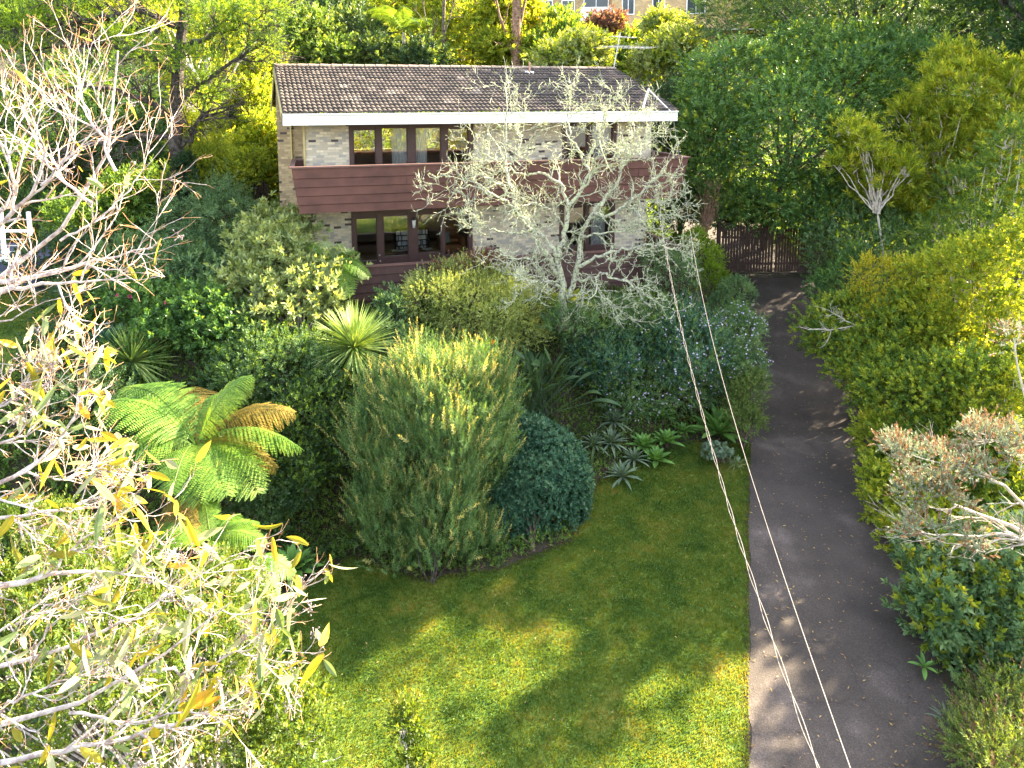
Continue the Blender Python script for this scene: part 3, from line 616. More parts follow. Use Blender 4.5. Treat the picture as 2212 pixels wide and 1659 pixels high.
for k in range(33):                              # ridge tiles
    x0 = rx(.0, 4.6)+k*.402; pts = []
    for x, rr in ((x0, .135), (x0+.40, .115)):
        for rd in (rr, rr-.02): pts += [(x, 4.6-math.cos(t)*rd, Z(.90)+math.sin(t)*rd*.85+r.normal()*.002) for t in th]
    i = np.arange(36).reshape(4, 9)
    for a, b in ((0, 2), (2, 3), (3, 1), (1, 0)): mb.add(pts, np.stack([i[a, :-1], i[a, 1:], i[b, 1:], i[b, :-1]], -1)) if (a, b) == (0, 2) else mb.add([pts[q] for q in list(i[a])+list(i[b])], [(q, q+1, q+10, q+9) for q in range(8)])
hp(mb, 'ridge_tiles', solid('ridge_tile', (.20, .155, .125), .85, .3, 9), roof)
pl, pz = loc(1143, 158, 4.0); pl2_ = pl
mb = MB(); q = (pl, 3.95, zroof(3.95)-.05); mb.bar(q, (q[0], q[1], q[2]+.42), .035, None, 10).bar((q[0], q[1], q[2]+.42), (q[0], q[1], q[2]+.50), .055, .02, 10)
vp = hp(mb, 'vent_pipe', 'rust', roof); 
mb = MB(); mb.add([(q[0]-.16, 3.8, zroof(3.8)+.05), (q[0]+.2, 3.8, zroof(3.8)+.05), (q[0]+.2, 4.12, zroof(4.12)+.06), (q[0]-.16, 4.12, zroof(4.12)+.06)], [(0, 1, 2, 3)]); hp(mb, 'pipe_flashing', 'white', roof)
hp(MB().box(.02, 13.2, 0, 9.2, Z(-1.0), Z(-.955)), 'soffit', 'soffit')
mb = MB().box(0, 13.24, -.035, -.003, Z(-1.02), Z(-.665)).box(-.0, .03, -.003, .5, Z(-1.02), Z(-.665)).box(13.21, 13.24, -.003, .5, Z(-1.02), Z(-.665))
mb.box(0, 13.24, -.10, -.037, Z(-.71), Z(-.663))
hp(mb, 'fascia', 'white')
for xo in (0, 13.22):
    mb = MB()                            # sloping barge boards
    a = (xo-.03, 0); V = []
    for y, z in ((-.04, Z(-.66)), (4.6, Z(.88)), (9.3, zroof(9.3)-.02)):
        for dx in (0, .035): V += [(rx(xo-.03, y)+dx, y, z), (rx(xo-.03, y)+dx, y, z-.26)]
    for k in (0, 4):
        mb.add(V, [(k, k+4, k+5, k+1), (k+2, k+3, k+7, k+6), (k, k+2, k+6, k+4), (k+1, k+5, k+7, k+3)])
    hp(mb, 'barge_board', 'cream')
# balcony
def lapboards(mb, seams, top, bot, zt, zb, x0=None):
    """front boards between seam heights; top/bot are (xl, xr, y) at zt and zb"""
    f = lambda z: [top[k]+(bot[k]-top[k])*(zt-z)/(zt-zb) for k in range(3)]
    mb.box(bot[0]+.03, bot[1]-.03, max(top[2], bot[2])+.03, max(top[2], bot[2])+.05, Z(zb)+.02, Z(zt)-.01)
    for a, b in zip(seams[:-1], seams[1:]):
        b = b+.016; A = f(a); B = f(b); o1, o2 = .004, .034
        V = [(A[0], A[2]-o1, Z(a)), (A[1], A[2]-o1, Z(a)), (B[1], B[2]-o2, Z(b)), (B[0], B[2]-o2, Z(b)), (A[0], A[2]+.02, Z(a)), (A[1], A[2]+.02, Z(a)), (B[1], B[2]+.02, Z(b)), (B[0], B[2]+.02, Z(b))]
        mb.add(V, [(0, 3, 2, 1), (4, 5, 6, 7), (0, 1, 5, 4), (3, 7, 6, 2), (0, 4, 7, 3), (1, 2, 6, 5)])
bal = MB(); sm_ = [-2.25, -2.57, -2.84, -3.11, -3.38, -3.65]; lapboards(bal, sm_, (.23, 13.22, -.9), (.42, 13.0, -.7), -2.25, -3.65)
for sx, (xt, xb_) in ((-1, (.23, .42)), (1, (13.22, 13.0))):
    for a, b in zip(sm_[:-1], sm_[1:]):
        fa = (-2.25-a)/1.4; fb = (-2.25-b)/1.4; xa_ = xt+(xb_-xt)*fa; xb2 = xt+(xb_-xt)*fb; ya, yb = -.9+.2*fa, -.9+.2*fb
        V = [(xa_+sx*.004, ya, Z(a)), (xa_+sx*.004, 1.75, Z(a)), (xb2+sx*.02, 1.75, Z(b)), (xb2+sx*.02, yb, Z(b)), (xa_-sx*.03, ya, Z(a)), (xa_-sx*.03, 1.75, Z(a)), (xb2-sx*.03, 1.75, Z(b)), (xb2-sx*.03, yb, Z(b))]
        bal.add(V, [(0, 1, 2, 3), (4, 7, 6, 5), (0, 4, 5, 1), (3, 2, 6, 7), (0, 3, 7, 4), (1, 5, 6, 2)])
bal.box(.26, .61, 1.70, 1.75, Z(-3.3), Z(-2.25))
balc = hp(bal, 'balcony', 'brown')
jb = MB()
for xj, k in ((3.6, 1), (7.1, 0), (5.2, 2), (9.3, 3), (11.4, 1), (8.2, 4), (2.1, 3)):
    f0 = (-2.25-sm_[k])/1.4; jb.box(xj, xj+.007, -.9+.2*f0-.012, -.9+.2*f0+.03, Z(sm_[k+1])+.03, Z(sm_[k])-.01)
hp(jb, 'board_joint', 'dark', balc)
hp(MB().box(.17, 13.28, -.95, -.80, Z(-2.248), Z(-2.20)).box(.17, .30, -.80, 1.76, Z(-2.246), Z(-2.203)).box(13.15, 13.28, -.80, 1.76, Z(-2.246), Z(-2.203)).box(.30, .61, 1.64, 1.76, Z(-2.246), Z(-2.203)), 'balcony_rail', 'cap', balc)
hp(MB().box(.46, 12.96, -.68, 1.6, Z(-3.64), Z(-3.5)), 'balcony_floor', 'dbrown', balc)
dk = MB(); lapboards(dk, [-5.35, -5.62, -5.89, -6.16, -6.43, -6.70, -6.97, -7.24], (1.86, 13.0, -.9), (1.86, 13.0, -.9), -5.35, -7.24)
dk.box(12.96, 13.0, -.85, 1.6, Z(-7.2), Z(-5.35)).box(1.86, 1.9, -.85, 1.59, Z(-7.2), Z(-5.35))
deck = hp(dk, 'lower_deck', solid('dark_stained_board', (.062, .028, .026), .75, .2, 5, bump=.2))
hp(MB().box(1.80, 13.06, -.96, -.80, Z(-5.348), Z(-5.30)).box(12.92, 13.06, -.80, 1.6, Z(-5.346), Z(-5.303)), 'deck_rail', 'cap', deck)
hp(MB().box(1.92, 12.9, -.84, 1.58, Z(-6.2), Z(-6.08)), 'deck_floor', 'dbrown', deck)
# windows
def window(name, x0, x1, zt, zb, panes, posts_proud=(0,)):
    """panes: (xa, xb, za top, zb bottom)"""
    mb = MB(); e = [x0]+[k for p in panes for k in p[:2]]+[x1]
    for k in range(0, len(e), 2): mb.box(e[k], e[k+1], 1.56-.004*(k % 4), 1.74, Z(zb), Z(zt))
    for (xa, xb_, za, zc) in panes:
        mb.box(xa, xb_, 1.585, 1.72, Z(za), Z(zt)-.003)
        mb.box(xa, xb_, 1.585, 1.72, Z(zb)+.003, Z(zc))
        w_ = .035                                   # inner sash edge
        mb.box(xa, xa+w_, 1.61, 1.70, Z(zc), Z(za)).box(xb_-w_, xb_, 1.61, 1.70, Z(zc), Z(za)).box(xa+w_, xb_-w_, 1.613, 1.697, Z(za)-w_, Z(za)).box(xa+w_, xb_-w_, 1.613, 1.697, Z(zc), Z(zc)+w_)
    f = hp(mb, name, 'brownf')
    for (xa, xb_, za, zc) in panes:
        hp(MB().box(xa+.03, xb_-.03, 1.655, 1.661, Z(zc)+.03, Z(za)-.03), 'pane', 'glass', f)
    return f
def curtain(x0, x1, zt, zb, y, par, sc=False):
    n = 60; xs = np.linspace(x0, x1, n); yy = y+.025*np.sin((xs-x0)*math.pi*2/.11); zs = np.linspace(0, 1, 5)
    V = []
    for t in zs:
        low = zb+(.05*np.abs(np.sin((xs-x0)*math.pi/.22)) if sc else 0*xs)
        V.append(np.stack([xs, yy if not sc else y+0*xs, Z(zt)+(low-zt)*t], 1))
    V = np.array(V); i = np.arange(5*n).reshape(5, n)
    return hp(MB().add(V, np.stack([i[:-1, :-1], i[1:, :-1], i[1:, 1:], i[:-1, 1:]], -1).reshape(-1, 4)), 'curtain', 'curtain', par, True)
wu = window('window', 2.02, 6.25, -1.003, -3.49, [(2.15, 2.90, -1.25, -3.3), (3.08, 3.97, -1.2, -3.3), (4.22, 5.12, -1.2, -3.3), (5.33, 6.08, -1.25, -3.3)])
curtain(3.44, 3.95, -1.2, -3.3, 1.72, wu); curtain(4.26, 4.64, -1.2, -3.3, 1.72, wu)
curtain(4.24, 5.1, -1.2, -1.36, 1.70, wu, True); curtain(5.35, 6.06, -1.25, -1.42, 1.70, wu, True)
wl = window('window', 2.02, 6.20, -3.66, -6.05, [(2.16, 2.88, -4.25, -5.78), (3.07, 3.95, -4.2, -5.66), (4.24, 5.09, -4.2, -5.62), (5.20, 6.07, -4.2, -5.85)])
hp(MB().box(5.2, 6.1, 1.50, 1.55, Z(-5.72), Z(-5.66)), 'transom_bar', 'brownf', wl)
hp(MB().blobs([(2.93, 1.53, Z(-5.55))], .035, 10, 8), 'door_handle', 'metal', wl, True); hp(MB().blobs([(2.95, 1.53, Z(-5.76))], .03, 10, 8), 'door_lock', 'metal', wl, True)
wr = window('window', 9.54, 11.64, -1.003, -3.49, [(9.68, 10.5, -1.2, -3.3), (10.66, 11.5, -1.2, -3.3)]); curtain(10.8, 11.35, -1.2, -3.3, 1.74, wr)
wd = window('window', 9.45, 11.63, -3.66, -6.05, [(9.6, 10.45, -4.2, -5.7), (10.6, 11.5, -4.2, -5.7)]); curtain(10.75, 11.3, -4.2, -5.7, 1.74, wd)
# rooms behind the glass
mb = MB()
for (a, b, z0, z1_) in ((1.2, 12.7, -3.45, -1.02), (1.2, 12.7, -6.05, -3.68)):
    mb.box(a, 2.2, 6.4, 6.5, Z(z0), Z(z1_)).box(6.2, b, 6.4, 6.5, Z(z0), Z(z1_)).box(2.2, 6.2, 6.4, 6.5, Z(z0), Z(z0)+.9).box(2.2, 6.2, 6.4, 6.5, Z(z1_)-.25, Z(z1_)).box(a-.1, a, 1.9, 6.5, Z(z0), Z(z1_)).box(b, b+.1, 1.9, 6.5, Z(z0), Z(z1_)).box(8.0, 8.1, 1.9, 6.4, Z(z0), Z(z1_))
hp(mb, 'room_wall', 'plaster')
hp(MB().box(1.1, 12.78, 1.87, 6.5, Z(-3.66), Z(-3.46)).box(1.1, 12.78, 1.87, 6.5, Z(-6.2), Z(-6.07)), 'room_floor', 'timberfl')
# wall lamps
for (x, z, lb_) in ((4.11, -4.48, 'wall lamp on the brown window post'), (12.5, -4.5, 'wall lamp on the brick near the right corner')):
    y = 1.55 if x < 5 else 1.6
    br = hp(MB().box(x-.05, x+.05, y-.03, y, Z(z)+.05, Z(z)+.2).bar((x, y-.02, Z(z)+.14), (x, y-.12, Z(z)+.16), .015).bar((x, y-.12, Z(z)+.10), (x, y-.12, Z(z)+.18), .05, .03, 12), 'wall_lamp', 'black'); br['label'] = lb_
    hp(MB().bar((x, y-.12, Z(z)-.16), (x, y-.12, Z(z)+.10), .045, .068, 14), 'lamp_shade', 'white', br, True)
# service mast on the fascia
bx_, bz_ = loc(1382, 253, -.05); tx, tz = loc(1401, 190, .2)
mb = MB(); a = np.array((bx_, -.08, bz_-.05)); b = np.array((tx, .2, tz)); mb.bar(a, b, .04, None, 10).bar(b-(.0, 0, .05), loc(1450, 246, -.05)[:1]+(-.08, Z(-.72)), .022, None, 8)
ms = hp(mb, 'service_mast', 'white')
mb = MB(); mb.blobs([b+(-.06, -.05, .04), b+(-.12, 0, .0), b+(-.02, .05, .07)], .05, 10, 6).bar(b+(-.1, -.03, -.05), b+(-.08, -.03, -.45), .03, .02); hp(mb, 'insulator', 'black', ms, True)
ins_w = HW(*(b+(-.08, -.05, .0))); 
# things inside the lower room
def hthing(name, x, y, z, label, cat):
    p = HW(x, y, z); o = empty(name, p, label, cat, rz=TH); return o
xa_, zt_ = loc(852, 496, 3.4); xb2, zb_ = loc(926, 551, 3.4)
fl = Z(-6.07)
bs = hthing('bookshelf', (xa_+xb2)/2, 3.4, fl, 'dark bookshelf full of books seen through the lower windows', 'bookshelf'); W2 = (xb2-xa_)/2; hh = zt_-fl
mb = MB(); mb.box(-W2, -W2+.04, -.15, .15, 0, hh).box(W2-.04, W2, -.15, .15, 0, hh).box(-W2+.04, W2-.04, .12, .15, 0, hh).box(-.02, .02, -.14, .12, 0, hh)
for k in range(6): mb.box(-W2+.04, W2-.04, -.14, .118, k*(hh-.03)/5, k*(hh-.03)/5+.03)
mb.build('shelf_frame', M['dark'], bs, True)
r = np.random.default_rng(31)
bkm = [solid('book_%d' % k, c, .8, .1, 5) for k, c in enumerate([(.8, .8, .78), (.35, .5, .65), (.7, .66, .56), (.15, .25, .3), (.85, .82, .78)])]
bmbs = [MB() for _ in bkm]
cnt = 0
for k in range(1, 5):
    x = -W2+.06
    while x < W2-.1 and cnt < 96:
        w_ = r.uniform(.03, .06); h_ = r.uniform(.6, .88)*(hh/5)
        if abs(x+w_/2) > .05:
            b_ = MB().box(x, x+w_*.9, -.11, .08, k*(hh-.03)/5+.032, k*(hh-.03)/5+.032+h_); o = b_.build('book', bkm[r.integers(5)], bs, True); cnt += 1
        x += w_
cx_, cz_ = loc(975, 552, 3.2)
ac = hthing('armchair', cx_, 3.3, fl, 'tan leather armchair behind the lower window at right of the bookshelf', 'armchair')
sc_ = MB().box(-.42, .42, -.35, .35, .18, .42).box(-.45, -.43+.1, -.4, .4, .1, .66).box(.35, .47, -.4, .4, .1, .66); sc_.build('seat', M['tan'], ac, True)
mb = MB(); mb.tubes(np.array([[(-.34, .3, .45), (0, .34, .47), (.34, .3, .45)]]), np.array([[.11, .13, .11]]), 10, True); mb.tubes(np.array([[(-.34, .36, .7), (0, .42, .74), (.34, .36, .7)]]), np.array([[.13, .15, .13]]), 10, True); mb.tubes(np.array([[(-.3, .42, .92), (0, .46, .96), (.3, .42, .92)]]), np.array([[.10, .12, .10]]), 10, True)
mb.build('backrest', M['tan'], ac, True, True)
cu = hthing('cushion', cx_-.25, 3.25, fl+.44, 'grey and white striped cushion on the tan armchair', 'cushion')
mb = MB(); n = 9; uu = np.linspace(-1, 1, n); A, B = np.meshgrid(uu, uu); T_ = .07*(1-A**4)*(1-B**4)+.005
for sg in (1, -1):
    i = np.arange(n*n).reshape(n, n); mb.add(np.stack([A*.2, -.02+sg*T_+B*.06, .22+B*.2], -1), np.stack([i[:-1, :-1], i[:-1, 1:], i[1:, 1:], i[1:, :-1]], -1).reshape(-1, 4))
mb.build('cover', M['cushion'], cu, True, True)
dx_, dz_ = loc(868, 548, 2.3)
de = hthing('desk', dx_+.3, 2.4, fl, 'timber desk standing just inside the lower windows', 'desk')
MB().box(-1.0, 1.0, -.28, .28, .40, .44).build('desktop', M['timberfl'], de, True)
for sx in (-.92, .92):
    for sy in (-.22, .22): MB().box(sx-.025, sx+.025, sy-.025, sy+.025, 0, .40).build('leg', M['timberfl'], de, True)
for k, (px_, lab) in enumerate(((-.35, 'open white papers on the desk behind the second lower pane'), (.62, 'white sheet of paper on the desk end beside the armchair'))):
    pp = hthing('paper', dx_+.3+px_, 2.3, fl+.44, lab, 'papers'); n = 8; uu = np.linspace(-1, 1, n); A, B = np.meshgrid(uu, uu); i = np.arange(n*n).reshape(n, n)
    MB().add(np.stack([A*.3*(1 if k == 0 else .6), B*.17, .012+.03*np.abs(np.sin(A*2.2))], -1), np.stack([i[:-1, :-1], i[:-1, 1:], i[1:, 1:], i[1:, :-1]], -1).reshape(-1, 4)).build('sheet', M['white'], pp, True)

# ------------------------------------------------------------------ overhead wires
def cable_pts(pix, X0, Z0, kk):
    out = []
    for (px, py) in pix:
        d = ray(px, py); a = d[0]/d[1]; Y = (X0-kk*Z0)/(a-kk); out.append(d*(Y/d[1])+np.array((0, 0, CZ)))
    return np.array(out)
def smoothline(P, n=60):
    t = np.r_[0, np.cumsum(np.linalg.norm(np.diff(P, axis=0), axis=1))]; t /= t[-1]; s = np.linspace(0, 1, n)
    return np.stack([np.polyval(np.polyfit(t, P[:, j], 3), s) for j in range(3)], 1)
pa = smoothline(cable_pts([(1419, 429), (1440, 545), (1459, 659), (1572, 1090), (1584, 1114), (1767, 1659), (1830, 1830)], ins_w[0], ins_w[1], (ins_w[0]-2.1)/(ins_w[1]-5)))
pa = np.vstack([ins_w[None]*.999+pa[0]*.001, (ins_w+pa[0])/2-(0, 0, .12), pa[1:]])
fb = HW(*((loc(1452, 250, -.1)[0], -.12, Z(-.72))))
pb = smoothline(cable_pts([(1478, 400), (1496, 545), (1523, 649), (1639, 1090), (1649, 1114), (1837, 1659), (1900, 1830)], fb[0], fb[1], (fb[0]-2.4)/(fb[1]-5)))
pb = np.vstack([fb[None], (fb+pb[0])/2-(0, 0, .10), pb[1:]])
def twist(P, ph, amp):
    n = 400; t = np.linspace(0, len(P)-1, n); Q = np.stack([np.interp(t, range(len(P)), P[:, j]) for j in range(3)], 1); s = np.linspace(0, 40, n)
    Q[:, 0] += amp*np.sin(s*2.2+ph); Q[:, 2] += amp*np.cos(s*2.2+ph); return Q
for k, (Pn, ph, am, lb_) in enumerate(((pa, 0, .014, 'first strand of the twisted pair of wires falling from the roof mast'), (pa, 3.1, .014, 'second strand of the twisted pair of wires falling from the roof mast'), (pb, 0, .0, 'single thin overhead wire falling from the right end of the white fascia'))):
    Q = twist(Pn, ph, am); tag(MB().tubes(Q[None], np.full((1, len(Q)), .0034 if k < 2 else .0042), 6).build('overhead_wire', M['cable']), lb_, 'wire', 'service wires from house to street')

# ------------------------------------------------------------------ tv antenna on the back roof slope
ab = HW(loc(1327, 152, 5.2)[0], 5.4, zroof(5.4)); at_ = at(1340, 70, ab[1])
an = empty('tv_antenna', ab, 'grey television antenna rising behind the roof ridge', 'antenna')
MB().bar(ab, at_, .02).build('mast', M['metal'], an)
def elem(c, d, L, nm='element', rr=.007): MB().bar(np.array(c)-np.array(d)*L/2, np.array(c)+np.array(d)*L/2, rr, None, 5).build(nm, M['metal'], an)
b0 = at(1303, 100, ab[1]); b1 = at(1408, 104, ab[1]+.6); elem((b0+b1)/2, norm(b1-b0), np.linalg.norm(b1-b0), 'boom', .014)
b2 = at(1322, 78, ab[1]); b3 = at(1372, 82, ab[1]+.4); elem((b2+b3)/2, norm(b3-b2), np.linalg.norm(b3-b2), 'boom', .012)
for k in range(9): c = b0+(b1-b0)*(k+.5)/9; elem(c, norm(np.array((.72, -.9, .05))), 1.5-.06*k)
for k in range(6): c = b2+(b3-b2)*(k+.5)/6; elem(c, norm(np.array((.8, -.7, .02))), .5)

# ------------------------------------------------------------------ gates and fences
def picket(name, label, cat, A, B, hfun, pw, gap, group=None, rails=(.35, 1.4), mat='dbrown'):
    A = np.array(A, float); B = np.array(B, float); root = empty(name, (A+B)/2, label, cat, group); L = np.linalg.norm((B-A)[:2]); d = (B-A)/L; nrm = np.array((-d[1], d[0], 0))
    n = int(L/(pw+gap))
    for k in range(n):
        t = (k+.5)*(L/n); c = A+d*t; h = hfun(t/L); mb = MB()
        V = [c+d*sx*pw/2+nrm*sy*.012+np.array((0, 0, z)) for z in (.06, h) for sx, sy in ((-1, -1), (1, -1), (1, 1), (-1, 1))]
        mb.add(V, [(0, 3, 2, 1), (4, 5, 6, 7), (0, 1, 5, 4), (1, 2, 6, 5), (2, 3, 7, 6), (3, 0, 4, 7)]); mb.build('picket', M[mat], root)
    for z in rails:
        V = [q+nrm*s_*.02+nrm*.034+np.array((0, 0, z+dz)) for q in (A, B) for dz in (0, .09) for s_ in (-1, 1)]
        MB().add(V, [(0, 4, 5, 1), (2, 3, 7, 6), (0, 2, 6, 4), (1, 5, 7, 3), (0, 1, 3, 2), (4, 6, 7, 5)]).build('rail', M[mat], root)
    return root
g0 = at(1556, 590, 28.4); g1 = at(1668, 592, 28.5); g2 = at(1672, 592, 28.5); g3 = at(1790, 592, 28.8)
for q in (g0, g1, g2, g3): q[2] = float(gz(q[0], q[1]))+.02
picket('gate', 'left leaf of the brown picket gate across the driveway', 'gate', g0, g1, lambda t: 2.05-.25*t, .095, .022, 'driveway gate leaves')
picket('gate', 'right leaf of the brown picket gate, half hidden by the leaning shrubs', 'gate', g2, g3, lambda t: 1.8+.25*t, .095, .022, 'driveway gate leaves')
for q, lb_ in ((g0-(.12, 0, 0), 'brown timber post at the left end of the driveway gate'), (g3+(.12, 0, 0), 'brown timber post at the right end of the driveway gate')):
    p = empty('gate_post', q, lb_, 'post', 'driveway gate posts'); MB().box(-.07, .07, -.07, .07, -.2, 2.1).build('shaft', M['dbrown'], p, True); MB().box(-.09, .09, -.09, .09, 2.1, 2.15).build('post_cap', M['dbrown'], p, True)
f0 = at(545, 478, 27.5); f1 = at(584, 478, 27.2); fz = f0[2]-.05
f0[2] = f1[2] = max(fz, float(gz(f0[0], f0[1])))
picket('garden_gate', 'small arched brown picket gate at the left side of the house', 'gate', f0, f1, lambda t: 1.5+.16*math.sin(math.pi*t), .045, .03, None, (.3, 1.1), 'dbrown')
f2 = at(500, 470, 28.5); f3 = at(544, 472, 27.6); f2[2] = f3[2] = f0[2]
picket('side_fence', 'dark brown paling fence beside the small arched gate', 'fence', f2, f3, lambda t: 1.35, .09, .012, None)
# neighbour's white rail and low wall at far left
nb = at(20, 600, 24.); nb[2] = float(gz(nb[0], nb[1]))
nh = empty('neighbour_deck', nb, 'neighbouring deck with white posts behind the bare branches at far left', 'deck')
MB().box(-4, .9, 0, 3, .0, 1.0).build('deck_base', solid('slate_blue_boards', (.05, .06, .11), .7, .2, 4), nh, True)
MB().box(-4, .9, -.1, .0, 1.0, 1.12).build('deck_edge', M['white'], nh, True)
for k in range(5): MB().box(.8-k*.95-.05, .8-k*.95+.05, 0.02, .12, 1.12, 2.7).build('post', M['white'], nh, True)
MB().box(-4, .9, .0, .1, 2.0, 2.08).build('rail', M['white'], nh, True)
for k in range(3): MB().box(-4, .9, .03, .05, 1.3+k*.22, 1.33+k*.22).build('wire_rail', M['metal'], nh, True)

# ------------------------------------------------------------------ apartment building on the hill
ab0 = at(1085, 130, 62); ap = empty('apartment_building', (ab0[0], 62, ab0[2]-6), 'orange brick apartment block with white windows on the hill behind', 'building', rz=R(-6))
MB().box(0, 9.2, 2, 12, 0, 16).build('left_wing_wall', M['brick_o'], ap, True)
MB().box(9.2, 20.5, .5, 12, 0, 16).build('right_wing_wall', brick('pink_brick', 0, (.64, .44, .23), (.56, .39, .21), (.48, .34, .19)), ap, True)
aw = MB(); aw.add([(2.5, .6, 8.0), (9.1, .6, 8.0), (9.1, 2.0, 8.45), (2.5, 2.0, 8.45), (2.5, .6, 7.75), (9.1, .6, 7.75), (9.1, 2, 8.2), (2.5, 2, 8.2)], [(0, 1, 2, 3), (4, 7, 6, 5), (0, 4, 5, 1), (1, 5, 6, 2), (3, 7, 4, 0)]); aw.build('awning', M['white'], ap, True)
MB().box(6.6, 9.15, -.4, 2, 9.2, 9.4).box(6.6, 9.15, -.4, -.3, 9.4, 10.3).build('balcony', M['white'], ap, True)
for (x, z, w_, h_, y) in ((1.0, 9.6, 1.2, 1.5, 2), (3.0, 9.6, 1.1, 1.5, 2), (5.0, 9.7, 1.0, 1.4, 2), (6.9, 9.45, 2.0, 2.1, 2), (3.2, 6.2, 1.4, 1.3, 2), (5.6, 6.2, 1.6, 1.3, 2), (10.1, 9.8, .9, 1.9, .5), (12.6, 9.8, .9, 1.9, .5), (15.4, 9.8, 1.4, 1.5, .5), (10.4, 6.0, 1.5, 1.2, .5), (14.0, 6.0, 1.5, 1.2, .5)):
    f = MB().box(x-.08, x+w_+.08, y-.06, y+.02, z-.08, z).box(x-.08, x+w_+.08, y-.06, y+.02, z+h_, z+h_+.08).box(x-.08, x, y-.06, y+.02, z, z+h_).box(x+w_, x+w_+.08, y-.06, y+.02, z, z+h_).box(x+w_/2-.03, x+w_/2+.03, y-.05, y+.02, z, z+h_).build('window', M['white'], ap, True)
    MB().box(x, x+w_, y-.02, y-.005, z, z+h_).build('pane', solid('dark_pane', (.03, .04, .05), .1, .1, 2), f, True)
ro = MB().box(9.3, 20.5, -1.2, .45, 8.3, 8.36); ro.build('porch_roof', M['metal'], ap, True)

# ================================================================== PLANTS
# ------------------------------------------------------------------ right of the driveway
plant('camellia_tree', 'large dark green camellia tree with a few pink flowers above the driveway gate', 'tree',
      [lobe(1700,300,30,215,190), lobe(1580,370,29.3,120,110), lobe(1850,210,31,190,135), lobe(1700,420,28.8,160,75), lobe(1620,180,31,140,90), lobe(1800,120,32,150,50), lobe(1880,400,29.5,110,90), lobe(1800,460,28.6,100,45), lobe(1650,320,28.6,120,110), lobe(1560,300,29,90,90)],
      'camel', 2400, .34, 9, .24, 9, .105, .05, .9, .5, seed=101, base=(11.2, 31.5, float(gz(11.2, 31.5))), trunkr=.16, nlimb=22, droop=.12, flowers=[('pink', 7, .10, 10, 'flowers')], tips=('yellow', .06), inner=.3)
plant('conifer', 'tall dark conifer with sweeping layered boughs at the top right', 'tree',
      [lobe(1610,70,38,110,70), lobe(1800,30,36,250,90), lobe(2080,90,35,220,80), lobe(2180,190,34,130,50), lobe(1950,-120,37,330,130), lobe(1520,190,38,70,70), lobe(1690,-160,38,200,130), (20.5, 29.5, CZ+3.8, 3.0, 2.6, 2.6), (17.5, 31, CZ+5.5, 3, 2.5, 2.5), (23, 30, CZ+1, 3, 3, 3)],
      'pine', 2300, .55, 9, .55, 16, .13, .03, .75, .05, 1.2, seed=102, base=(17, 37.5, float(gz(17, 37.5))), trunkr=.4, nlimb=26, r0=.1, bark_='barkd', droop=.25, inner=.35)
plant('banksia', 'tall banksia with bright yellow green upright leaf whorls at the right edge', 'tree',
      [lobe(2090,190,25,110,80), lobe(2180,260,24,90,110), lobe(1985,260,26,60,60), lobe(2040,330,25,70,60), lobe(1850,310,25.5,45,30), lobe(1900,380,25,70,60), lobe(2130,370,24,80,70), lobe(1980,430,25,60,45)],
      'lime', 800, .26, 6, .16, 12, .17, .036, .85, 1.0, .7, seed=103, ls=1.3, base=at(2010, 590, 24.5), trunkr=.07, nlimb=30, r0=.05, bark_='barkw', inner=.4, jit=.15)
plant('banksia', 'small pale stemmed banksia forking beside the dark camellia tree', 'tree',
      [lobe(1840,290,24,40,25), lobe(1880,330,24,45,35), lobe(1920,370,24,50,40), lobe(1830,350,24,30,22)],
      'lime', 110, .2, 6, .16, 12, .15, .034, .85, 1.0, .7, seed=104, ls=1.3, base=at(1905, 600, 23.6), trunkr=.05, nlimb=22, r0=.04, bark_='barkw', inner=.4, jit=.15)
plant('shrub', 'twiggy green shrub with white trunks under the banksia at the right edge', 'shrub',
      [lobe(2160,440,22.5,110,80), lobe(2080,500,23,110,60), lobe(2190,350,22,60,80)], 'mid', 330, .26, 8, .2, 9, .085, .034, .9, .5, seed=105, bark_='barkw', nlimb=26, tips=('yellow', .25))
plant('shrub', 'mid green shrub standing in front of the gate beneath the small banksia', 'shrub',
      [lobe(1870,500,25.5,115,75), lobe(1800,560,26,55,55), lobe(1930,560,24,100,60), lobe(1790,440,27,40,50)], 'teal', 520, .24, 8, .2, 10, .07, .032, .9, .6, seed=106, nlimb=14, tips=('mid', .3))
plant('shrub', 'dark shrub at the far end of the driveway under the right gate leaf', 'shrub',
      [lobe(1800,640,23.5,55,55), lobe(1850,620,23,70,70)], 'camel', 240, .2, 8, .18, 9, .07, .034, .9, .5, seed=107, nlimb=10)
plant('golden_conifer', 'small golden yellow conifer rising out of the green hedge', 'shrub',
      [lobe(1905,610,20.8,55,50), lobe(1870,590,20.8,30,35), lobe(1950,600,20.8,45,40), lobe(1880,660,20.6,60,40)], 'gold', 200, .16, 10, .16, 14, .035, .012, .6, .8, seed=108, nlimb=8)
plant('hedge_shrub', 'tall sunlit yellow green hedge shrub at the right edge, highest of the hedge', 'shrub',
      [lobe(2090,640,19.6,130,100), lobe(2200,600,19,100,110), lobe(2010,700,19.8,90,80), lobe(2180,760,18.5,120,120), lobe(2060,780,18.8,90,80)], 'lime', 1250, .22, 10, .17, 9, .055, .03, .9, .5, seed=109, ls=1.75, nlimb=20, tips=('yellow', .3))
plant('hedge_shrub', 'green hedge shrub reaching over the driveway with a bare white branch', 'shrub',
      [lobe(1850,710,20.8,85,60), lobe(1800,740,20.6,50,35), lobe(1900,790,19.8,90,80), lobe(1960,720,20,80,70), lobe(1760,710,21,30,22)], 'yellow', 900, .2, 10, .16, 9, .055, .028, .9, .5, seed=110, ls=1.75, nlimb=16, tips=('mid', .35))
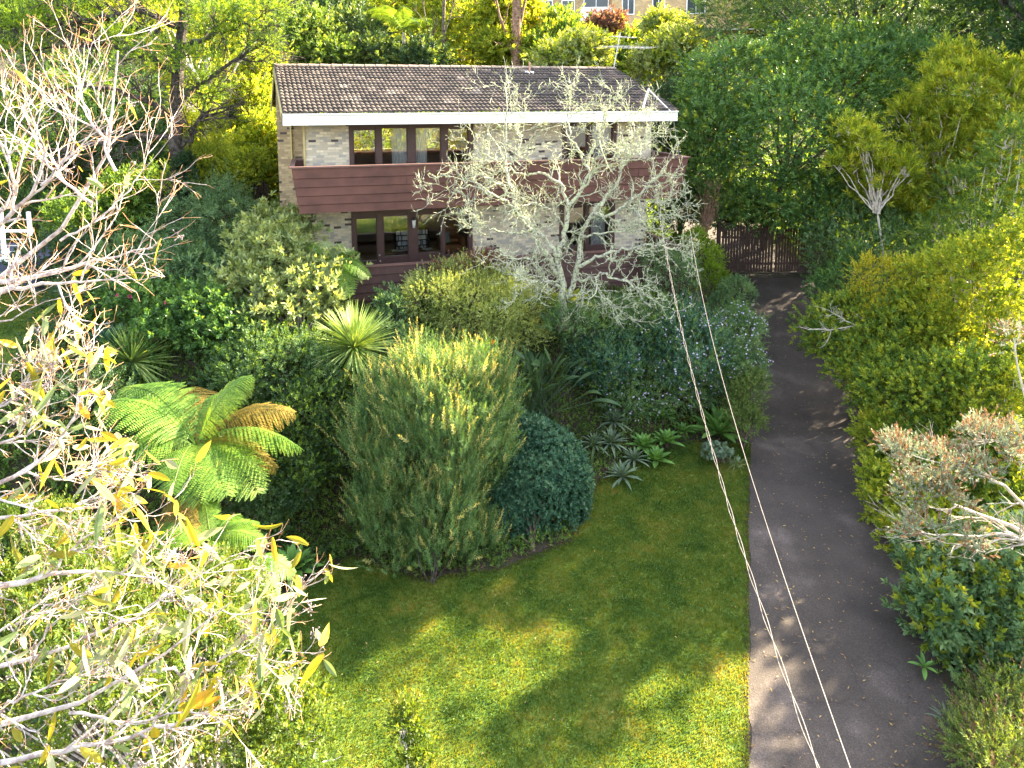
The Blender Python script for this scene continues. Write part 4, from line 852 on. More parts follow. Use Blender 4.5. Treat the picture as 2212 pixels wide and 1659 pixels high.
plant('hedge_shrub', 'dense green hedge shrub beside the middle of the driveway', 'shrub',
      [lobe(1900,830,18.8,60,60), lobe(1960,880,18,100,100), lobe(2110,1060,15.8,80,70), lobe(2080,860,17.5,110,110), lobe(1960,1010,17,85,90), lobe(2060,1000,16.4,100,90)], 'yellow', 1500, .19, 10, .15, 9, .052, .028, .9, .5, seed=111, ls=1.75, nlimb=20, tips=('mid', .4))
plant('hedge_shrub', 'loose golden green hedge shrub with bare stems behind the dead branches', 'shrub',
      [lobe(2180,900,16.5,110,110), lobe(2170,1080,15.5,110,90)], 'lime', 480, .2, 9, .15, 9, .055, .028, .9, .5, seed=112, ls=1.75, nlimb=34, bark_='twig', tips=('yellow', .4))
plant('hedge_shrub', 'low yellow variegated hedge shrub tight along the driveway edge', 'shrub',
      [lobe(1915,1080,16,50,80), lobe(1900,960,17.6,50,70), lobe(1955,1190,15,60,70), lobe(2010,1140,15,60,60)], 'lime', 560, .15, 9, .13, 9, .05, .026, .9, .5, seed=113, ls=1.75, nlimb=12, tips=('yellow', .5))
plant('broadleaf_shrub', 'glossy broad leaved green shrub at the lower right', 'shrub',
      [lobe(2080,1310,12.6,110,110), lobe(2170,1220,12.6,100,100), lobe(2180,1400,12,110,90), lobe(2030,1260,13.2,60,70), lobe(2090,1420,12.2,80,60), lobe(1985,1180,14,50,50)], 'teal', 640, .17, 7, .07, 8, .095, .042, 1.1, .5, seed=114, nlimb=18, tips=('lime', .22), inner=.3, fold=.1)
plant('fern_shrub', 'olive green feathery undershrub at the bottom right corner', 'shrub',
      [lobe(2180,1560,10.6,90,70), lobe(2120,1620,10.2,60,50), lobe(2200,1660,9.6,110,60)], 'olive', 300, .17, 9, .2, 14, .045, .012, .8, .4, seed=115, nlimb=10, tips=('brown', .15))
# small aloes along the hedge foot
r = np.random.default_rng(41)
for (px, py, n, L, W, mat, lb_, el) in ((2045, 1575, 18, .42, .035, 'aloe', 'spidery aloe with narrow arching leaves at the lower right driveway edge', (.0, 1.2)),
    (1995, 1455, 9, .30, .085, 'agave', 'small broad leaved agave poking out from the hedge at the driveway edge', (-.1, 1.0)),
    (2075, 1640, 12, .34, .085, 'agave', 'bright green agave in the bottom right corner beside the driveway', (.0, 1.2))):
    b = G(px, py); b[2] += .12; rosette('aloe' if mat == 'aloe' else 'agave', lb_, 'succulent', b, mat, n, L, W, r, el, .35 if mat == 'aloe' else .15)
# bare branch reaching over the driveway
plant('tall_tree', 'tall tree added out of view at right, its crown shaped to shade the lawn and the driveway', 'tree', [(19.5, y_, CZ+z_, 1.2, ry_, rz_) for y_, z_, ry_, rz_ in ((22.85,3.0,.6,1.25),(23.3,1.75,.85,.65),(24.4,2.1,.8,1.2),(26.1,4.0,.85,2.2),(27.8,6.2,1.3,2.8),(29.6,5.2,1.4,3.6),(20.2,-.35,.8,.45),(19.0,-.3,.9,.8),(26.5,1.6,1.2,1.4),(31.2,5,1.3,4))],
      'pine', 1100, .34, 8, .3, 10, .13, .05, .9, .3, seed=118, base=(20.5, 24.5, float(gz(20.5, 24.5))), trunkr=.28, nlimb=24, r0=.08, inner=.8, back=1., bark_='barkd', lumps=0, ls=1.9)  # unseen crown, lobes shaped to throw the lawn's lit and shaded patches
plant('shrub', 'dark dense shrub behind the pale stems of the tall banksia, added to shade the far driveway', 'shrub', [lobe(2080,420,27.5,130,90), lobe(1980,470,27.5,90,60), lobe(2190,480,26.5,90,80), lobe(2080,300,28,120,80)], 'camel', 700, .3, 8, .22, 9, .1, .05, .9, .4, seed=119, nlimb=8)  # added to block the sun reaching the far end of the driveway
bl, = [[[at(1960,690,20.2), at(1880,698,20.1), at(1840,705,20), at(1790,712,20), at(1745,712,20)]]]
lv = bare(bl+[[at(1850,703,20), at(1820,690,20), at(1790,670,20)]], [(.03, .012), (.018, .008)], r, [(9, .7, .35, .12, .02, 5), (4, .6, .15, .15, .05, 4)], 10, .02)
mb = MB(); [mb.tubes(p, q, 5) for p, q in lv]; tag(mb.build('bare_branch', M['barkw']), 'bare white branch sticking out of the hedge above the driveway', 'branch')
# near blue grey conifer with dead branches at the right edge (rooted off to the right)
bb = np.array((9.3, 10.6, float(gz(9.3, 10.6))))
bc, C_, N_ = plant('blue_conifer', 'blue grey and rusty brown conifer boughs reaching in from the right edge', 'tree',
      [lobe(1985,985,10.3,75,28), lobe(2080,1000,10.2,60,30), lobe(2020,1060,10.2,80,30), lobe(2150,950,10.5,70,35), lobe(2190,725,11,34,20), lobe(1990,1140,9.8,55,30), lobe(2110,1180,9.6,35,40)],
      'bluecon', 260, .07, 12, .09, 12, .03, .012, .7, .6, seed=116, base=bb, trunkr=0, nlimb=0, inner=.5, tips=('deadcon', .33))
ll = [[bb, at(2330,1300,10.4), at(2260,1180,10.3), at(2180,1130,10.2), at(2060,1090,10.2)], [at(2260,1180,10.3), at(2150,1150,9.9), at(2060,1160,9.8), at(1990,1150,9.8)], [at(2330,1300,10.4), at(2290,1000,10.5), at(2210,880,10.5), at(2190,730,10.8)],
      [at(2270,1150,10.3), at(2200,1080,10.2), at(2130,1020,10.2), at(2060,1000,10.2), at(1990,990,10.2)], [at(2290,1000,10.5), at(2220,960,10.4), at(2140,950,10.4)], [at(2260,1180,10.2), at(2180,1160,9.8), at(2120,1180,9.7)]]
lv = bare(ll, [(.09, .02), (.035, .008), (.05, .01), (.035, .008), (.03, .008), (.025, .008)], r, [(7, .6, .45, .1, .04, 6), (4, .5, .28, .12, .05, 5), (3, .5, .13, .12, .03, 4)], 12, .015)
mb = MB(); [mb.tubes(p, q, 5) for p, q in lv]; mb.build('trunk', M['barkw'], bc)

# ------------------------------------------------------------------ bank planting, centre
plant('spiky_shrub', 'tall egg shaped shrub of upright needle leaved spires in the middle of the garden', 'shrub',
      [lobe(925,1000,15.9,165,200), lobe(985,850,16.3,120,95), lobe(1030,940,16,85,120), lobe(860,900,16.3,95,105), lobe(930,1150,15.4,120,110), lobe(960,1190,15.2,100,85), lobe(880,1170,15.2,90,80), lobe(930,1225,14.9,105,55), lobe(860,1190,15,70,60), lobe(1010,1180,15.2,70,60), lobe(1085,900,16.1,30,60), lobe(800,980,15.7,35,70), lobe(900,790,16.5,50,40)], lumps=14, ls=1.15, mat='spiky', ncl=1500, cr=.13, ns=6, sl=.44, nl=30, lL=.062, lW=.013, ang=1.0, up=2.0, out=.55, seed=120, base=G(930, 1262), nlimb=7, r0=.02, bark_='barkd', tips=('sunlit_tip', .11), inner=.3, fold=.05)
plant('rounded_shrub', 'dense blue green rounded shrub with leaf rosettes right of the tall spiky shrub', 'shrub',
      [lobe(1165,1050,16.6,112,135), lobe(1140,960,17,75,50), lobe(1100,1110,16,70,80), lobe(1140,1150,16.1,80,45)], 'blue', 1800, .09, 5, .06, 9, .066, .032, 1.05, .4, lumps=0, ls=1.15, seed=121, base=G(1150, 1190), nlimb=6, inner=.08, jit=.15, fold=.1)
plant('small_leaf_shrub', 'pale yellow green fine leaved shrub in front of the lower deck', 'shrub',
      [lobe(1020,660,21,110,70), lobe(930,660,21,70,55), lobe(1110,670,20.8,70,70), lobe(1130,720,20.4,50,35), lobe(1000,610,21.5,75,40)], 'small', 900, .17, 12, .17, 10, .038, .02, .9, .5, seed=122, nlimb=24, tips=('pale', .25))
plant('flowering_shrub', 'pinkish brown flowering shrub against the lower deck boards', 'shrub',
      [lobe(1045,573,21.9,42,22), lobe(970,590,21.9,40,25), lobe(1010,580,21.9,50,25)], 'red', 170, .13, 9, .14, 9, .04, .02, .9, .6, seed=123, nlimb=14)
plant('rhododendron', 'large pale leaved shrub spreading below the left end of the balcony', 'shrub',
      [lobe(610,560,21.4,90,70), lobe(680,610,20.8,80,60), lobe(560,610,20.6,75,60), lobe(640,660,20.2,100,45), lobe(590,500,22,60,40), lobe(540,540,21.6,40,40)], 'pale', 430, .26, 7, .14, 8, .13, .055, 1.05, .5, seed=124, nlimb=26, bark_='barkw', inner=.4, base=G(650, 745), fold=.1)
plant('camellia', 'pink flowering camellia above the left spiky palm lily', 'shrub',
      [lobe(400,670,19.6,95,60), lobe(300,650,19.8,70,45), lobe(470,720,19,60,50)], 'camel', 260, .22, 8, .16, 9, .10, .05, .95, .5, seed=125, nlimb=14)
blossoms(bpy.data.objects['camellia'], [at(257,637,19.1), at(281,640,19.1), at(361,654,18.8)], np.random.default_rng(9))
plant('bamboo_shrub', 'fine leaved drooping olive green shrub beside the ivy covered trunk', 'shrub',
      [lobe(470,480,24.5,95,70), lobe(420,540,23.5,80,50), lobe(510,550,23.5,60,45)], 'teal', 420, .26, 9, .24, 10, .10, .02, .8, .1, seed=126, nlimb=14, droop=.35)
plant('shrub', 'olive yellow shrub at the left corner of the house by the arched gate', 'shrub', [lobe(450,410,27,90,60), lobe(520,370,28,50,45)], 'yellow', 330, .27, 9, .22, 9, .08, .04, .9, .4, seed=127, nlimb=10)
plant('shrub', 'small dark shrub at the foot of the left brick corner', 'shrub', [lobe(612,462,25.5,32,26)], 'olive', 90, .16, 9, .14, 9, .05, .025, .9, .4, seed=128, nlimb=6)
plant('shrub', 'shaded green shrub left of the pale leaved rhododendron', 'shrub', [lobe(380,600,21.5,90,55), lobe(300,560,22.5,80,60), lobe(480,640,20.6,60,50)], 'teal', 380, .26, 8, .2, 9, .085, .038, .9, .5, seed=129, nlimb=14)
plant('shrub', 'dark green shrub filling the bank above the tree fern', 'shrub', [lobe(560,800,18.4,110,75), lobe(500,720,19.4,80,60), lobe(650,780,18.4,70,60)], 'teal', 620, .2, 9, .17, 10, .055, .028, .9, .5, seed=130, nlimb=16, tips=('mid', .3))
plant('shrub', 'dark vine covered bush right of the tree fern', 'shrub', [lobe(660,930,16.8,85,80), lobe(700,860,17.4,60,60), lobe(620,1020,15.8,80,55)], 'mid', 520, .17, 9, .15, 9, .05, .028, .95, .4, seed=131, nlimb=14, tips=('dark', .5))
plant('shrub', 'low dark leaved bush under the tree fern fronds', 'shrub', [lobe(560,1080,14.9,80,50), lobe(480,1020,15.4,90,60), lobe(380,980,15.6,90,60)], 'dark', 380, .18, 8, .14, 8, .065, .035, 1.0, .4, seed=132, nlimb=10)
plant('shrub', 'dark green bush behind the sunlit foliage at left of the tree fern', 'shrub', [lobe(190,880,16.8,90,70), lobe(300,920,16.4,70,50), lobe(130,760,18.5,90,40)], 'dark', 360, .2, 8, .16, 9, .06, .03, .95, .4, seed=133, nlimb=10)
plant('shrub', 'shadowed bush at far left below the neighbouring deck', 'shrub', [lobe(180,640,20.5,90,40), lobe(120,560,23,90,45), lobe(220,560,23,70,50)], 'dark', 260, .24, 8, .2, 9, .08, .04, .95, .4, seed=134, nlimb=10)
plant('shrub', 'leafy green bush between the palm lily and the pale yellow green shrub', 'shrub', [lobe(845,680,20.4,35,50), lobe(850,750,19.4,40,50)], 'teal', 150, .17, 8, .15, 8, .07, .03, .95, .5, seed=135, nlimb=8)
# blue flowering shrubs towards the driveway
fl_ = lambda n: [('flower', n, .035, 6, 'flowers')]
for k, (lb_, lo, mt, n, nf) in enumerate((
    ('dark shrub dusted with lilac flowers nearest the lawn', [lobe(1390,845,20.0,110,50,.6), lobe(1470,830,20.2,80,55,.6)], 'teal', 420, 300),
    ('dark shrub with pale lilac flowers overhanging the driveway edge', [lobe(1590,730,21,55,50), lobe(1600,800,20,50,60)], 'teal', 360, 420),
    ('broad dark shrub with scattered lilac flowers between the two overhead wires', [lobe(1500,760,20,80,70), lobe(1530,820,20.6,65,50,.6), lobe(1480,700,21,60,40)], 'blue', 480, 420),
    ('dark fine leaved shrub with few flowers at right of the bird of paradise', [lobe(1310,780,20.2,90,60,.7), lobe(1400,760,20.6,80,70,.7)], 'blue', 480, 90),
    ('deep green shrub under the spreading lower branches of the bare tree', [lobe(1235,700,20,60,32,.6), lobe(1300,700,21,80,50), lobe(1400,680,21.4,80,45), lobe(1230,700,21,50,50)], 'teal', 400, 30))):
    plant('flowering_shrub', lb_, 'shrub', lo, mt, n, .17, 9, .19, 10, .062, .017, .85, .7, seed=140+k, nlimb=10, flowers=fl_(nf), tips=('mid', .2), droop=.1)
plant('shrub', 'small leaved shrub with yellowing leaves spilling onto the driveway', 'shrub', [lobe(1620,850,19.2,32,50), lobe(1612,905,18.8,30,32), lobe(1595,880,19.2,28,30)], 'olive', 230, .13, 9, .13, 9, .04, .02, .9, .5, seed=146, nlimb=6)
plant('conifer_bush', 'bright green clipped conifer bush left of the gate', 'shrub', [lobe(1520,550,24.4,38,35), lobe(1530,600,24.2,42,40), lobe(1500,520,24.6,26,20)], 'pad', 300, .11, 10, .1, 12, .04, .016, .7, .5, seed=147, nlimb=6, inner=.12)
plant('conifer_bush', 'rounded dark green bush at the driveway edge below the gate', 'shrub', [lobe(1592,640,23.2,32,36), lobe(1560,660,23,30,26)], 'teal', 220, .11, 10, .1, 10, .045, .016, .7, .5, seed=148, nlimb=6, inner=.12)
plant('conifer_bush', 'feathery blue green conifer branches left of the clipped bush', 'shrub', [lobe(1450,590,23.4,50,40), lobe(1420,560,23.8,30,30)], 'teal', 170, .17, 9, .2, 14, .045, .012, .6, .2, seed=149, nlimb=8)
plant('twiggy_shrub', 'bare twiggy brown shrub between the house corner and the gate', 'shrub', [lobe(1530,420,27.5,36,40)], 'olive', 60, .18, 3, .16, 5, .05, .02, .9, 1.2, seed=150, base=at(1524, 505, 27.3), nlimb=46, r0=.02, bark_='barkr')
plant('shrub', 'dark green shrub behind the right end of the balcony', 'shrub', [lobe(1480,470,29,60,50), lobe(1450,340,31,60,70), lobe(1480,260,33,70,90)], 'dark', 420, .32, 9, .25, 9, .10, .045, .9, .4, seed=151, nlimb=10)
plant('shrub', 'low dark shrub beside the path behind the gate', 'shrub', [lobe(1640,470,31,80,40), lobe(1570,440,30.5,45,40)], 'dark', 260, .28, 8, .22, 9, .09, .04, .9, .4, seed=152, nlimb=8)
# strap leaved and succulent plants
r = np.random.default_rng(51)
strap = np.array([.6, .9, 1, .95, .8, .55, .04])
def cordyline(px, py, Y, rad, n, mat, lb_, foot):
    c = at(px, py, Y); L = rad/ppm(Y)*1.0; b = np.array((c[0], c[1], float(gz(c[0], c[1])))); root = empty('palm_lily', b, lb_, 'plant')
    mb = MB(); m = n; D = norm(r.normal(size=(m, 3))+np.array((0, -.1, .42))); D = D[D[:, 2] > -.55]; A, B = perp(D); N = norm(np.cross(D, A)); N *= np.sign(N[:, 2:3])
    mb.strips(c+D*.03, D, N, L*(.85+.25*r.random(len(D))), .05, 6, .10, .25, strap); mb.build('foliage', L_[mat], root)
    sb = MB(); sb.tubes(np.array([[b-(0, 0, .1), (b+c)/2+(.04, 0, 0), c]]), np.array([[.09, .07, .06]]), 8); sb.build('trunk', M['bark'], root)
cordyline(765, 752, 18.6, 112, 460, 'cordy', 'bright green spherical palm lily with radiating blades in the centre of the bank', None)
cordyline(285, 785, 18.4, 100, 380, 'cordy', 'darker green palm lily with radiating blades below the pink camellia', None)
for k, (px, py, n, L, W, mat, lb_, el, st) in enumerate((
    (1552, 932, 26, .72, .15, 'agave', 'single large bright green agave rosette near the driveway', (.15, 1.3), .25),
    (632, 1228, 26, .50, .12, 'agave', 'green agave rosette at the left edge of the lawn', (.1, 1.3), .12),
    (1432, 900, 16, .34, .085, 'agave', 'highest bright agave rosette of the clump behind the lawn tip', (.1, 1.3), .3),
    (1440, 950, 18, .38, .10, 'agave', 'right hand bright agave rosette of the clump behind the lawn tip', (.1, 1.3), .2),
    (1390, 960, 18, .38, .10, 'agave', 'left hand bright agave rosette of the clump behind the lawn tip', (.1, 1.3), .2),
    (1418, 985, 18, .36, .10, 'agave', 'lowest bright agave rosette of the clump, touching the lawn', (.1, 1.3), .1),
    (1475, 925, 14, .28, .075, 'agave', 'smallest bright agave rosette at the right end of the clump', (.1, 1.3), .15),
    (1325, 915, 24, .44, .05, 'aloe', 'topmost grey green spidery aloe above the dark rounded shrub', (-.1, 1.3), .4),
    (1320, 955, 24, .42, .05, 'aloe', 'middle grey green spidery aloe in the clump left of the agaves', (-.1, 1.3), .3),
    (1285, 955, 22, .36, .045, 'aloe', 'left hand grey green spidery aloe in the clump left of the agaves', (-.1, 1.3), .2),
    (1345, 1020, 22, .42, .048, 'aloe', 'lowest grey green spidery aloe at the lawn edge', (-.1, 1.3), .12),
    (1370, 985, 20, .36, .045, 'aloe', 'right hand grey green spidery aloe leaning over the lawn', (-.1, 1.3), .15),
    (236, 760, 14, .75, .16, 'blue', 'dusky blue green agave behind the darker palm lily', (.5, 1.4), .3))):
    n = int(n*1.4); L *= 1.5; W *= 1.6; st *= .6; b = G(px, py+16); rosette('aloe' if mat == 'aloe' else 'agave', lb_, 'succulent', b, mat, n, L, W, r, el, .3 if mat == 'aloe' else .12, stem=st, group='aloe clump' if mat == 'aloe' else None)
plant('silver_plant', 'small silvery round leaved plant below the large agave', 'plant', [lobe(1545,975,18.4,24,14), lobe(1570,985,18.3,16,10)], 'aloe', 40, .08, 4, .05, 6, .08, .065, 1.2, .6, lumps=0, seed=160, nlimb=4)
def tuft(name, lb_, b, n, L, W, mat, up=.9, bend=.5, seg=6):
    root = empty(name, b, lb_, 'plant'); D = norm(r.normal(size=(n, 3))*(.7, .7, .2)+(0, 0, up)); A, B = perp(D); N = norm(np.cross(D, A)); N *= np.sign(N[:, 2:3]+1e-6)
    MB().strips(b+r.normal(size=(n, 3))*(.06, .06, 0), D, N, L*(.6+.6*r.random(n)), W, seg, bend, .2, strap[:seg+1]).build('foliage', L_[mat], root)
tuft('grass_tuft', 'arching pale striped grass tuft between lawn and driveway', G(1590, 1005), 90, .45, .014, 'pale')
tuft('grass_tuft', 'green strappy grass tuft beside the driveway above the large agave', G(1580, 850), 80, .5, .02, 'mid')
tuft('strap_plant', 'clump of green strap leaves between the agave and the flowering shrubs', G(1360, 880), 110, .6, .025, 'mid')
tuft('strap_plant', 'clump of rusty drying strap leaves left of the large agave', G(1475, 905), 50, .35, .022, 'fernbr')
tuft('dry_grass', 'straggly dry grass stems at the left foot of the tall spiky shrub', G(745, 1130), 130, .8, .012, 'brown', .5, .7)
tuft('strap_plant', 'green strappy clump behind the bright palm lily', G(850, 720), 60, .7, .03, 'teal')
# bird of paradise
bp_ = at(1150, 860, 18); bp_ = G(1150, 905); root = empty('bird_of_paradise', bp_, 'bird of paradise with long dark paddle leaves and two orange flowers', 'plant')
n = 62; D = norm(np.c_[r.normal(size=(n, 2))*(.75, .6), .9+.4*r.random(n)]); L1 = .9+.9*r.random(n); A, B = perp(D); N = norm(np.cross(D, A)); N *= np.sign(N[:, 2:3]+1e-6)
o = bp_+r.normal(size=(n, 3))*(.25, .25, 0); tip = o+D*L1[:, None]; mb = MB(); mb.strips(tip, norm(D+(r.normal(size=(n, 3))*.2)-(0, 0, .15)), N, .95*(.7+.5*r.random(n)), .2, 6, .3, .3); mb.build('leaves', L_['strel'], root)
t = np.linspace(0, 1, 5)[None, :, None]; MB().tubes(o[:, None]*(1-t)+tip[:, None]*t, np.full((n, 5), .012), 5).build('stalks', L_['strel'], root)
for q in (at(1062, 745, 18.2), at(1080, 765, 18.1)):
    fb = MB(); fd = norm(r.normal(size=(6, 3))*.35+(0.2, -.2, .9)); fb.strips(np.repeat(q[None], 6, 0), fd, perp(fd)[0], .17, .035, 3, 0, .2); fb.build('flower', L_['orange'], root)
    MB().bar(q, (bp_+q)/2-(0, 0, .3), .012).build('flower_stalk', L_['strel'], root)
# giant fern-like rosette under the bare tree
rosette('birds_nest_fern', 'broad yellow green bird nest fern at the foot of the lichen covered tree', 'fern', at(1235, 660, 21.1), 'lime', 26, .95, .2, r, (.0, 1.2), .3, 6)

# tree ferns: fronds placed one by one
def treefern(name, lb_, c, tips_, mats, wid=.36, trunk=True, sag=.22):
    b = np.array((c[0], c[1], float(gz(c[0], c[1])))); root = empty(name, b, lb_, 'fern')
    for k, (q, mt) in enumerate(zip(tips_, mats)):
        o = frond(c, q, r, sag, 24, wid).build('frond', L_[mt], root)
        if mt == 'fernbr': o['label'] = 'browning frond'
    if trunk: MB().tubes(np.array([[b-(0, 0, .1), (b+c)/2+.03, c-(0, 0, .02)]]), np.array([[.13, .11, .08]]), 9).build('trunk', M['barkd'], root)
c = at(425, 965, 14.6)
treefern('tree_fern', 'large bright green tree fern with spreading fronds at left centre', c,
    [at(212,872,14.9), at(262,838,15.6), at(545,812,15.4), at(505,838,16), at(640,892,15.2), at(655,972,14.2), at(600,1015,14.4), at(430,1092,12.9), at(370,1070,12.9), at(225,1000,13.8), at(560,1070,13.4), at(330,860,16), at(490,1075,13.0), at(420,835,16.4)],
    ['fern']*4+['fernbr', 'fern', 'fernbr', 'fern', 'fern', 'fern', 'fern', 'fern', 'fern', 'fernbr'])
c = at(455, 1170, 12.6)
treefern('tree_fern', 'second lower tree fern in front of the large one', c, [at(562,1130,12.9), at(575,1175,12.4), at(520,1110,13.2), at(330,1140,12.8), at(360,1090,13.3), at(300,1210,12.1), at(440,1080,13.3), at(480,1240,11.8)], ['fern']*4+['fernbr']+['fern']*3)
c = at(545, 1215, 12.0)
treefern('fern', 'small fern hanging beside the left edge of the lawn', c, [at(600,1290,11.6), at(570,1320,11.4), at(520,1290,11.3), at(640,1240,12.2)], ['fern']*4, trunk=True)
c = at(720, 560, 20.6)
treefern('tree_fern', 'pale green tree fern with arching fronds in front of the left lower wall', c, [at(650,530,21), at(690,520,21), at(775,545,20.8), at(800,600,20.2), at(760,640,19.8), at(700,620,19.8), at(640,590,20.3), at(740,525,21)], ['fern', 'pale', 'fern', 'fern', 'fern', 'pale', 'fern', 'pale'])
c = at(150, 1420, 9.4)
treefern('tree_fern', 'pale fern seen through the sunlit foliage at the lower left', c, [at(60,1350,9.6), at(250,1360,9.7), at(240,1450,9), at(50,1450,9), at(160,1330,10)], ['fern']*5)

# ------------------------------------------------------------------ the lichen covered bare tree
r = np.random.default_rng(61)
def zz(pts, Y0, Y1): return [at((1300+x/2.37)*.7786, (150+y/2.37)*.7786, Y0+(Y1-Y0)*k/(len(pts)-1)) for k, (x, y) in enumerate(pts)]
LM = [([(630,1680),(600,1500),(590,1330),(640,1150),(660,1000),(750,880),(790,760),(800,650)], 20.6, 20.4, .13, .035),
 ([(650,1600),(720,1400),(740,1200),(820,1040),(880,980),(960,900),(1000,760),(1020,560)], 20.6, 21, .10, .025),
 ([(600,1500),(520,1300),(430,1160),(320,1080),(300,940),(250,800),(240,600),(250,380),(235,220)], 20.6, 20.2, .09, .012),
 ([(590,1330),(480,1180),(360,1080),(240,960),(100,900),(0,860),(-80,880)], 20.5, 19.4, .08, .015),
 ([(820,1040),(900,1080),(1000,1020),(1150,900),(1260,780),(1320,700)], 20.8, 20.2, .07, .012),
 ([(700,1420),(850,1330),(1000,1290),(1200,1250),(1400,1290)], 20.6, 19.6, .07, .01),
 ([(620,1560),(500,1480),(420,1350),(260,1330),(140,1290)], 20.6, 19.2, .06, .01),
 ([(590,1500),(460,1500),(300,1470)], 20.6, 19.0, .05, .01),
 ([(680,1500),(880,1440),(1050,1500),(1200,1600)], 20.6, 19.0, .06, .01),
 ([(660,1000),(600,850),(500,780),(380,800),(200,720),(40,620)], 20.4, 21.2, .06, .012),
 ([(790,760),(700,600),(650,430),(680,280)], 20.4, 20.8, .045, .01),
 ([(800,650),(880,480),(930,350),(930,230)], 20.4, 20.2, .04, .01),
 ([(1000,760),(1100,620),(1180,520),(1220,430)], 20.9, 21.3, .04, .01),
 ([(300,940),(160,820),(20,780),(-120,880),(-210,930)], 20.3, 19.8, .04, .006),
 ([(430,1160),(300,1180),(140,1150),(0,1050)], 20.5, 19.4, .045, .008),
 ([(1000,1020),(1120,1000),(1230,960),(1330,1080)], 20.8, 19.9, .04, .008),
 ([(250,800),(330,640),(360,480),(380,330)], 20.2, 20.8, .035, .008),
 ([(750,880),(880,700),(1040,640),(1060,460)], 20.4, 19.8, .04, .008),
 ([(620,1600),(780,1560),(900,1620),(1000,1660)], 20.6, 19.4, .035, .008),
 ([(740,1200),(880,1180),(1010,1160),(1150,1130)], 20.6, 20, .04, .008),
 ([(640,1150),(540,1020),(430,980),(330,1010)], 20.6, 19.6, .04, .008)]
lv = bare([zz(p, a, b) for p, a, b, _, _ in LM], [(x*.85, y*.9) for *_, x, y in LM], r, [(11, .8, .72, .24, .0, 9), (5, .75, .42, .26, .05, 7), (4, .7, .2, .26, .06, 5)], 26, .035)
tb = G(1265, 672); tr_ = zz(LM[0][0], 20.6, 20.4)[0]; root = empty('bare_tree', tr_-(0, 0, .3), 'leafless tree covered with pale green lichen in front of the house', 'tree')
mb = MB(); [mb.tubes(p, q, 8 if k == 0 else 5) for k, (p, q) in enumerate(lv[:1])]
mb.bar(tr_-(0, 0, .6), tr_+(0, 0, .05), .17, .14, 10); mb.build('trunk', M['lichen'], root, smooth=True)
mb = MB(); [mb.tubes(p, np.maximum(q, .005), 5 if k == 0 else 4) for k, (p, q) in enumerate(lv[1:])]; mb.build('branches', M['lichen'], root)
# lichen tufts and buds
p2, q2 = lv[1]; P = p2[:, 1:].reshape(-1, 3); P = np.concatenate([P, lv[2][0][:, 2:].reshape(-1, 3)[::3]]); P = P[r.random(len(P)) < .4]
mb = MB(); shoots(mb, P, norm(r.normal(size=P.shape)), np.full(len(P), .02), 5, .045, .02, 1.2, r, jit=.6)
leaf('lich', (.26, .31, .18), (.38, .44, .26), (.5, .54, .36), tr=.2, tcol=(1.1, 1.1, .9)); mb.build('lichen', L_['lich'], root)
P = lv[3][0][:, -1]; D = norm(lv[3][0][:, -1]-lv[3][0][:, -2]); P, D = P[::2], D[::2]; A, _ = perp(D)
mb = MB(); mb.diamonds(P, D, A, np.full(len(P), .045), np.full(len(P), .02), .3); mb.build('buds', L_['olive'], root)

# ------------------------------------------------------------------ near sunlit tree at the left edge
r = np.random.default_rng(71)
def near_tree(base, lims, rads, name, lb_, levels, leafn, seedn, wobble=.012, depthj=0, lmat=('gum', 'gumgrey', 'gumlit'), lL=.19):
    root = empty(name, base, lb_, 'tree')
    lv = bare(lims, rads, r, levels, 16, wobble)
    mb = MB(); mb.tubes(*lv[0], 7); mb.build('trunk', M['twig'], root, smooth=True)
    mb = MB(); [mb.tubes(p, np.maximum(q, .0022), 5) for p, q in lv[1:-1]]; mb.build('branches', M['twig'], root)
    mb = MB(); mb.tubes(lv[-1][0], np.maximum(lv[-1][1], .0016), 4); mb.build('twigs', M['twigo'], root)
    tips_ = np.concatenate([lv[-1][0][:, -1], lv[-2][0][:, -1]]); tips_ = tips_[r.permutation(len(tips_))]
    k = 0
    for mt, fr in zip(lmat, (.4, .25, .35)):
        m = int(leafn*fr); P = tips_[np.arange(k, k+m) % len(tips_)]; k += m; D = norm(r.normal(size=(m, 3))*.6+(0, 0, -.45)); A, B = perp(D); ph = r.random(m)*6.28; N = A*np.cos(ph)[:, None]+B*np.sin(ph)[:, None]
        MB().strips(P, D, N, lL*(.6+.7*r.random(m)), lL*.26*(.7+.6*r.random(m)), 5, .25*r.normal(size=m), .15).build({'gum': 'yellow_leaves', 'gumgrey': 'grey_leaves'}.get(mt, 'overlit_leaves'), L_[mt], root)
    if seedn:
        q = tips_[-seedn:]; P = (q[:, None]+r.normal(size=(seedn, 12, 3))*(.028, .028, .028)).reshape(-1, 3)
        mb = MB(); mb.blobs(P, .0058*(.8+.4*r.random(len(P))), 6, 4); c2 = np.repeat(q, 12, 0); t = np.linspace(0, 1, 3)[None, :, None]; mb.tubes(c2[:, None]*(1-t)+P[:, None]*t-(t*(1-t))*np.array((0, 0, .02)), np.full((len(P), 3), .0013), 3); mb.build('seed_heads', L_['seed'], root)
    return root
tA = np.array((-5.6, 6.6, float(gz(-5.6, 6.6)))); S0 = at(-420, 1000, 6.2); S1 = at(-250, 760, 6)
A_ = lambda pts, Y: [at(x, y, Y if np.isscalar(Y) else Y[0]+(Y[1]-Y[0])*k/(len(pts)-1)) for k, (x, y) in enumerate(pts)]
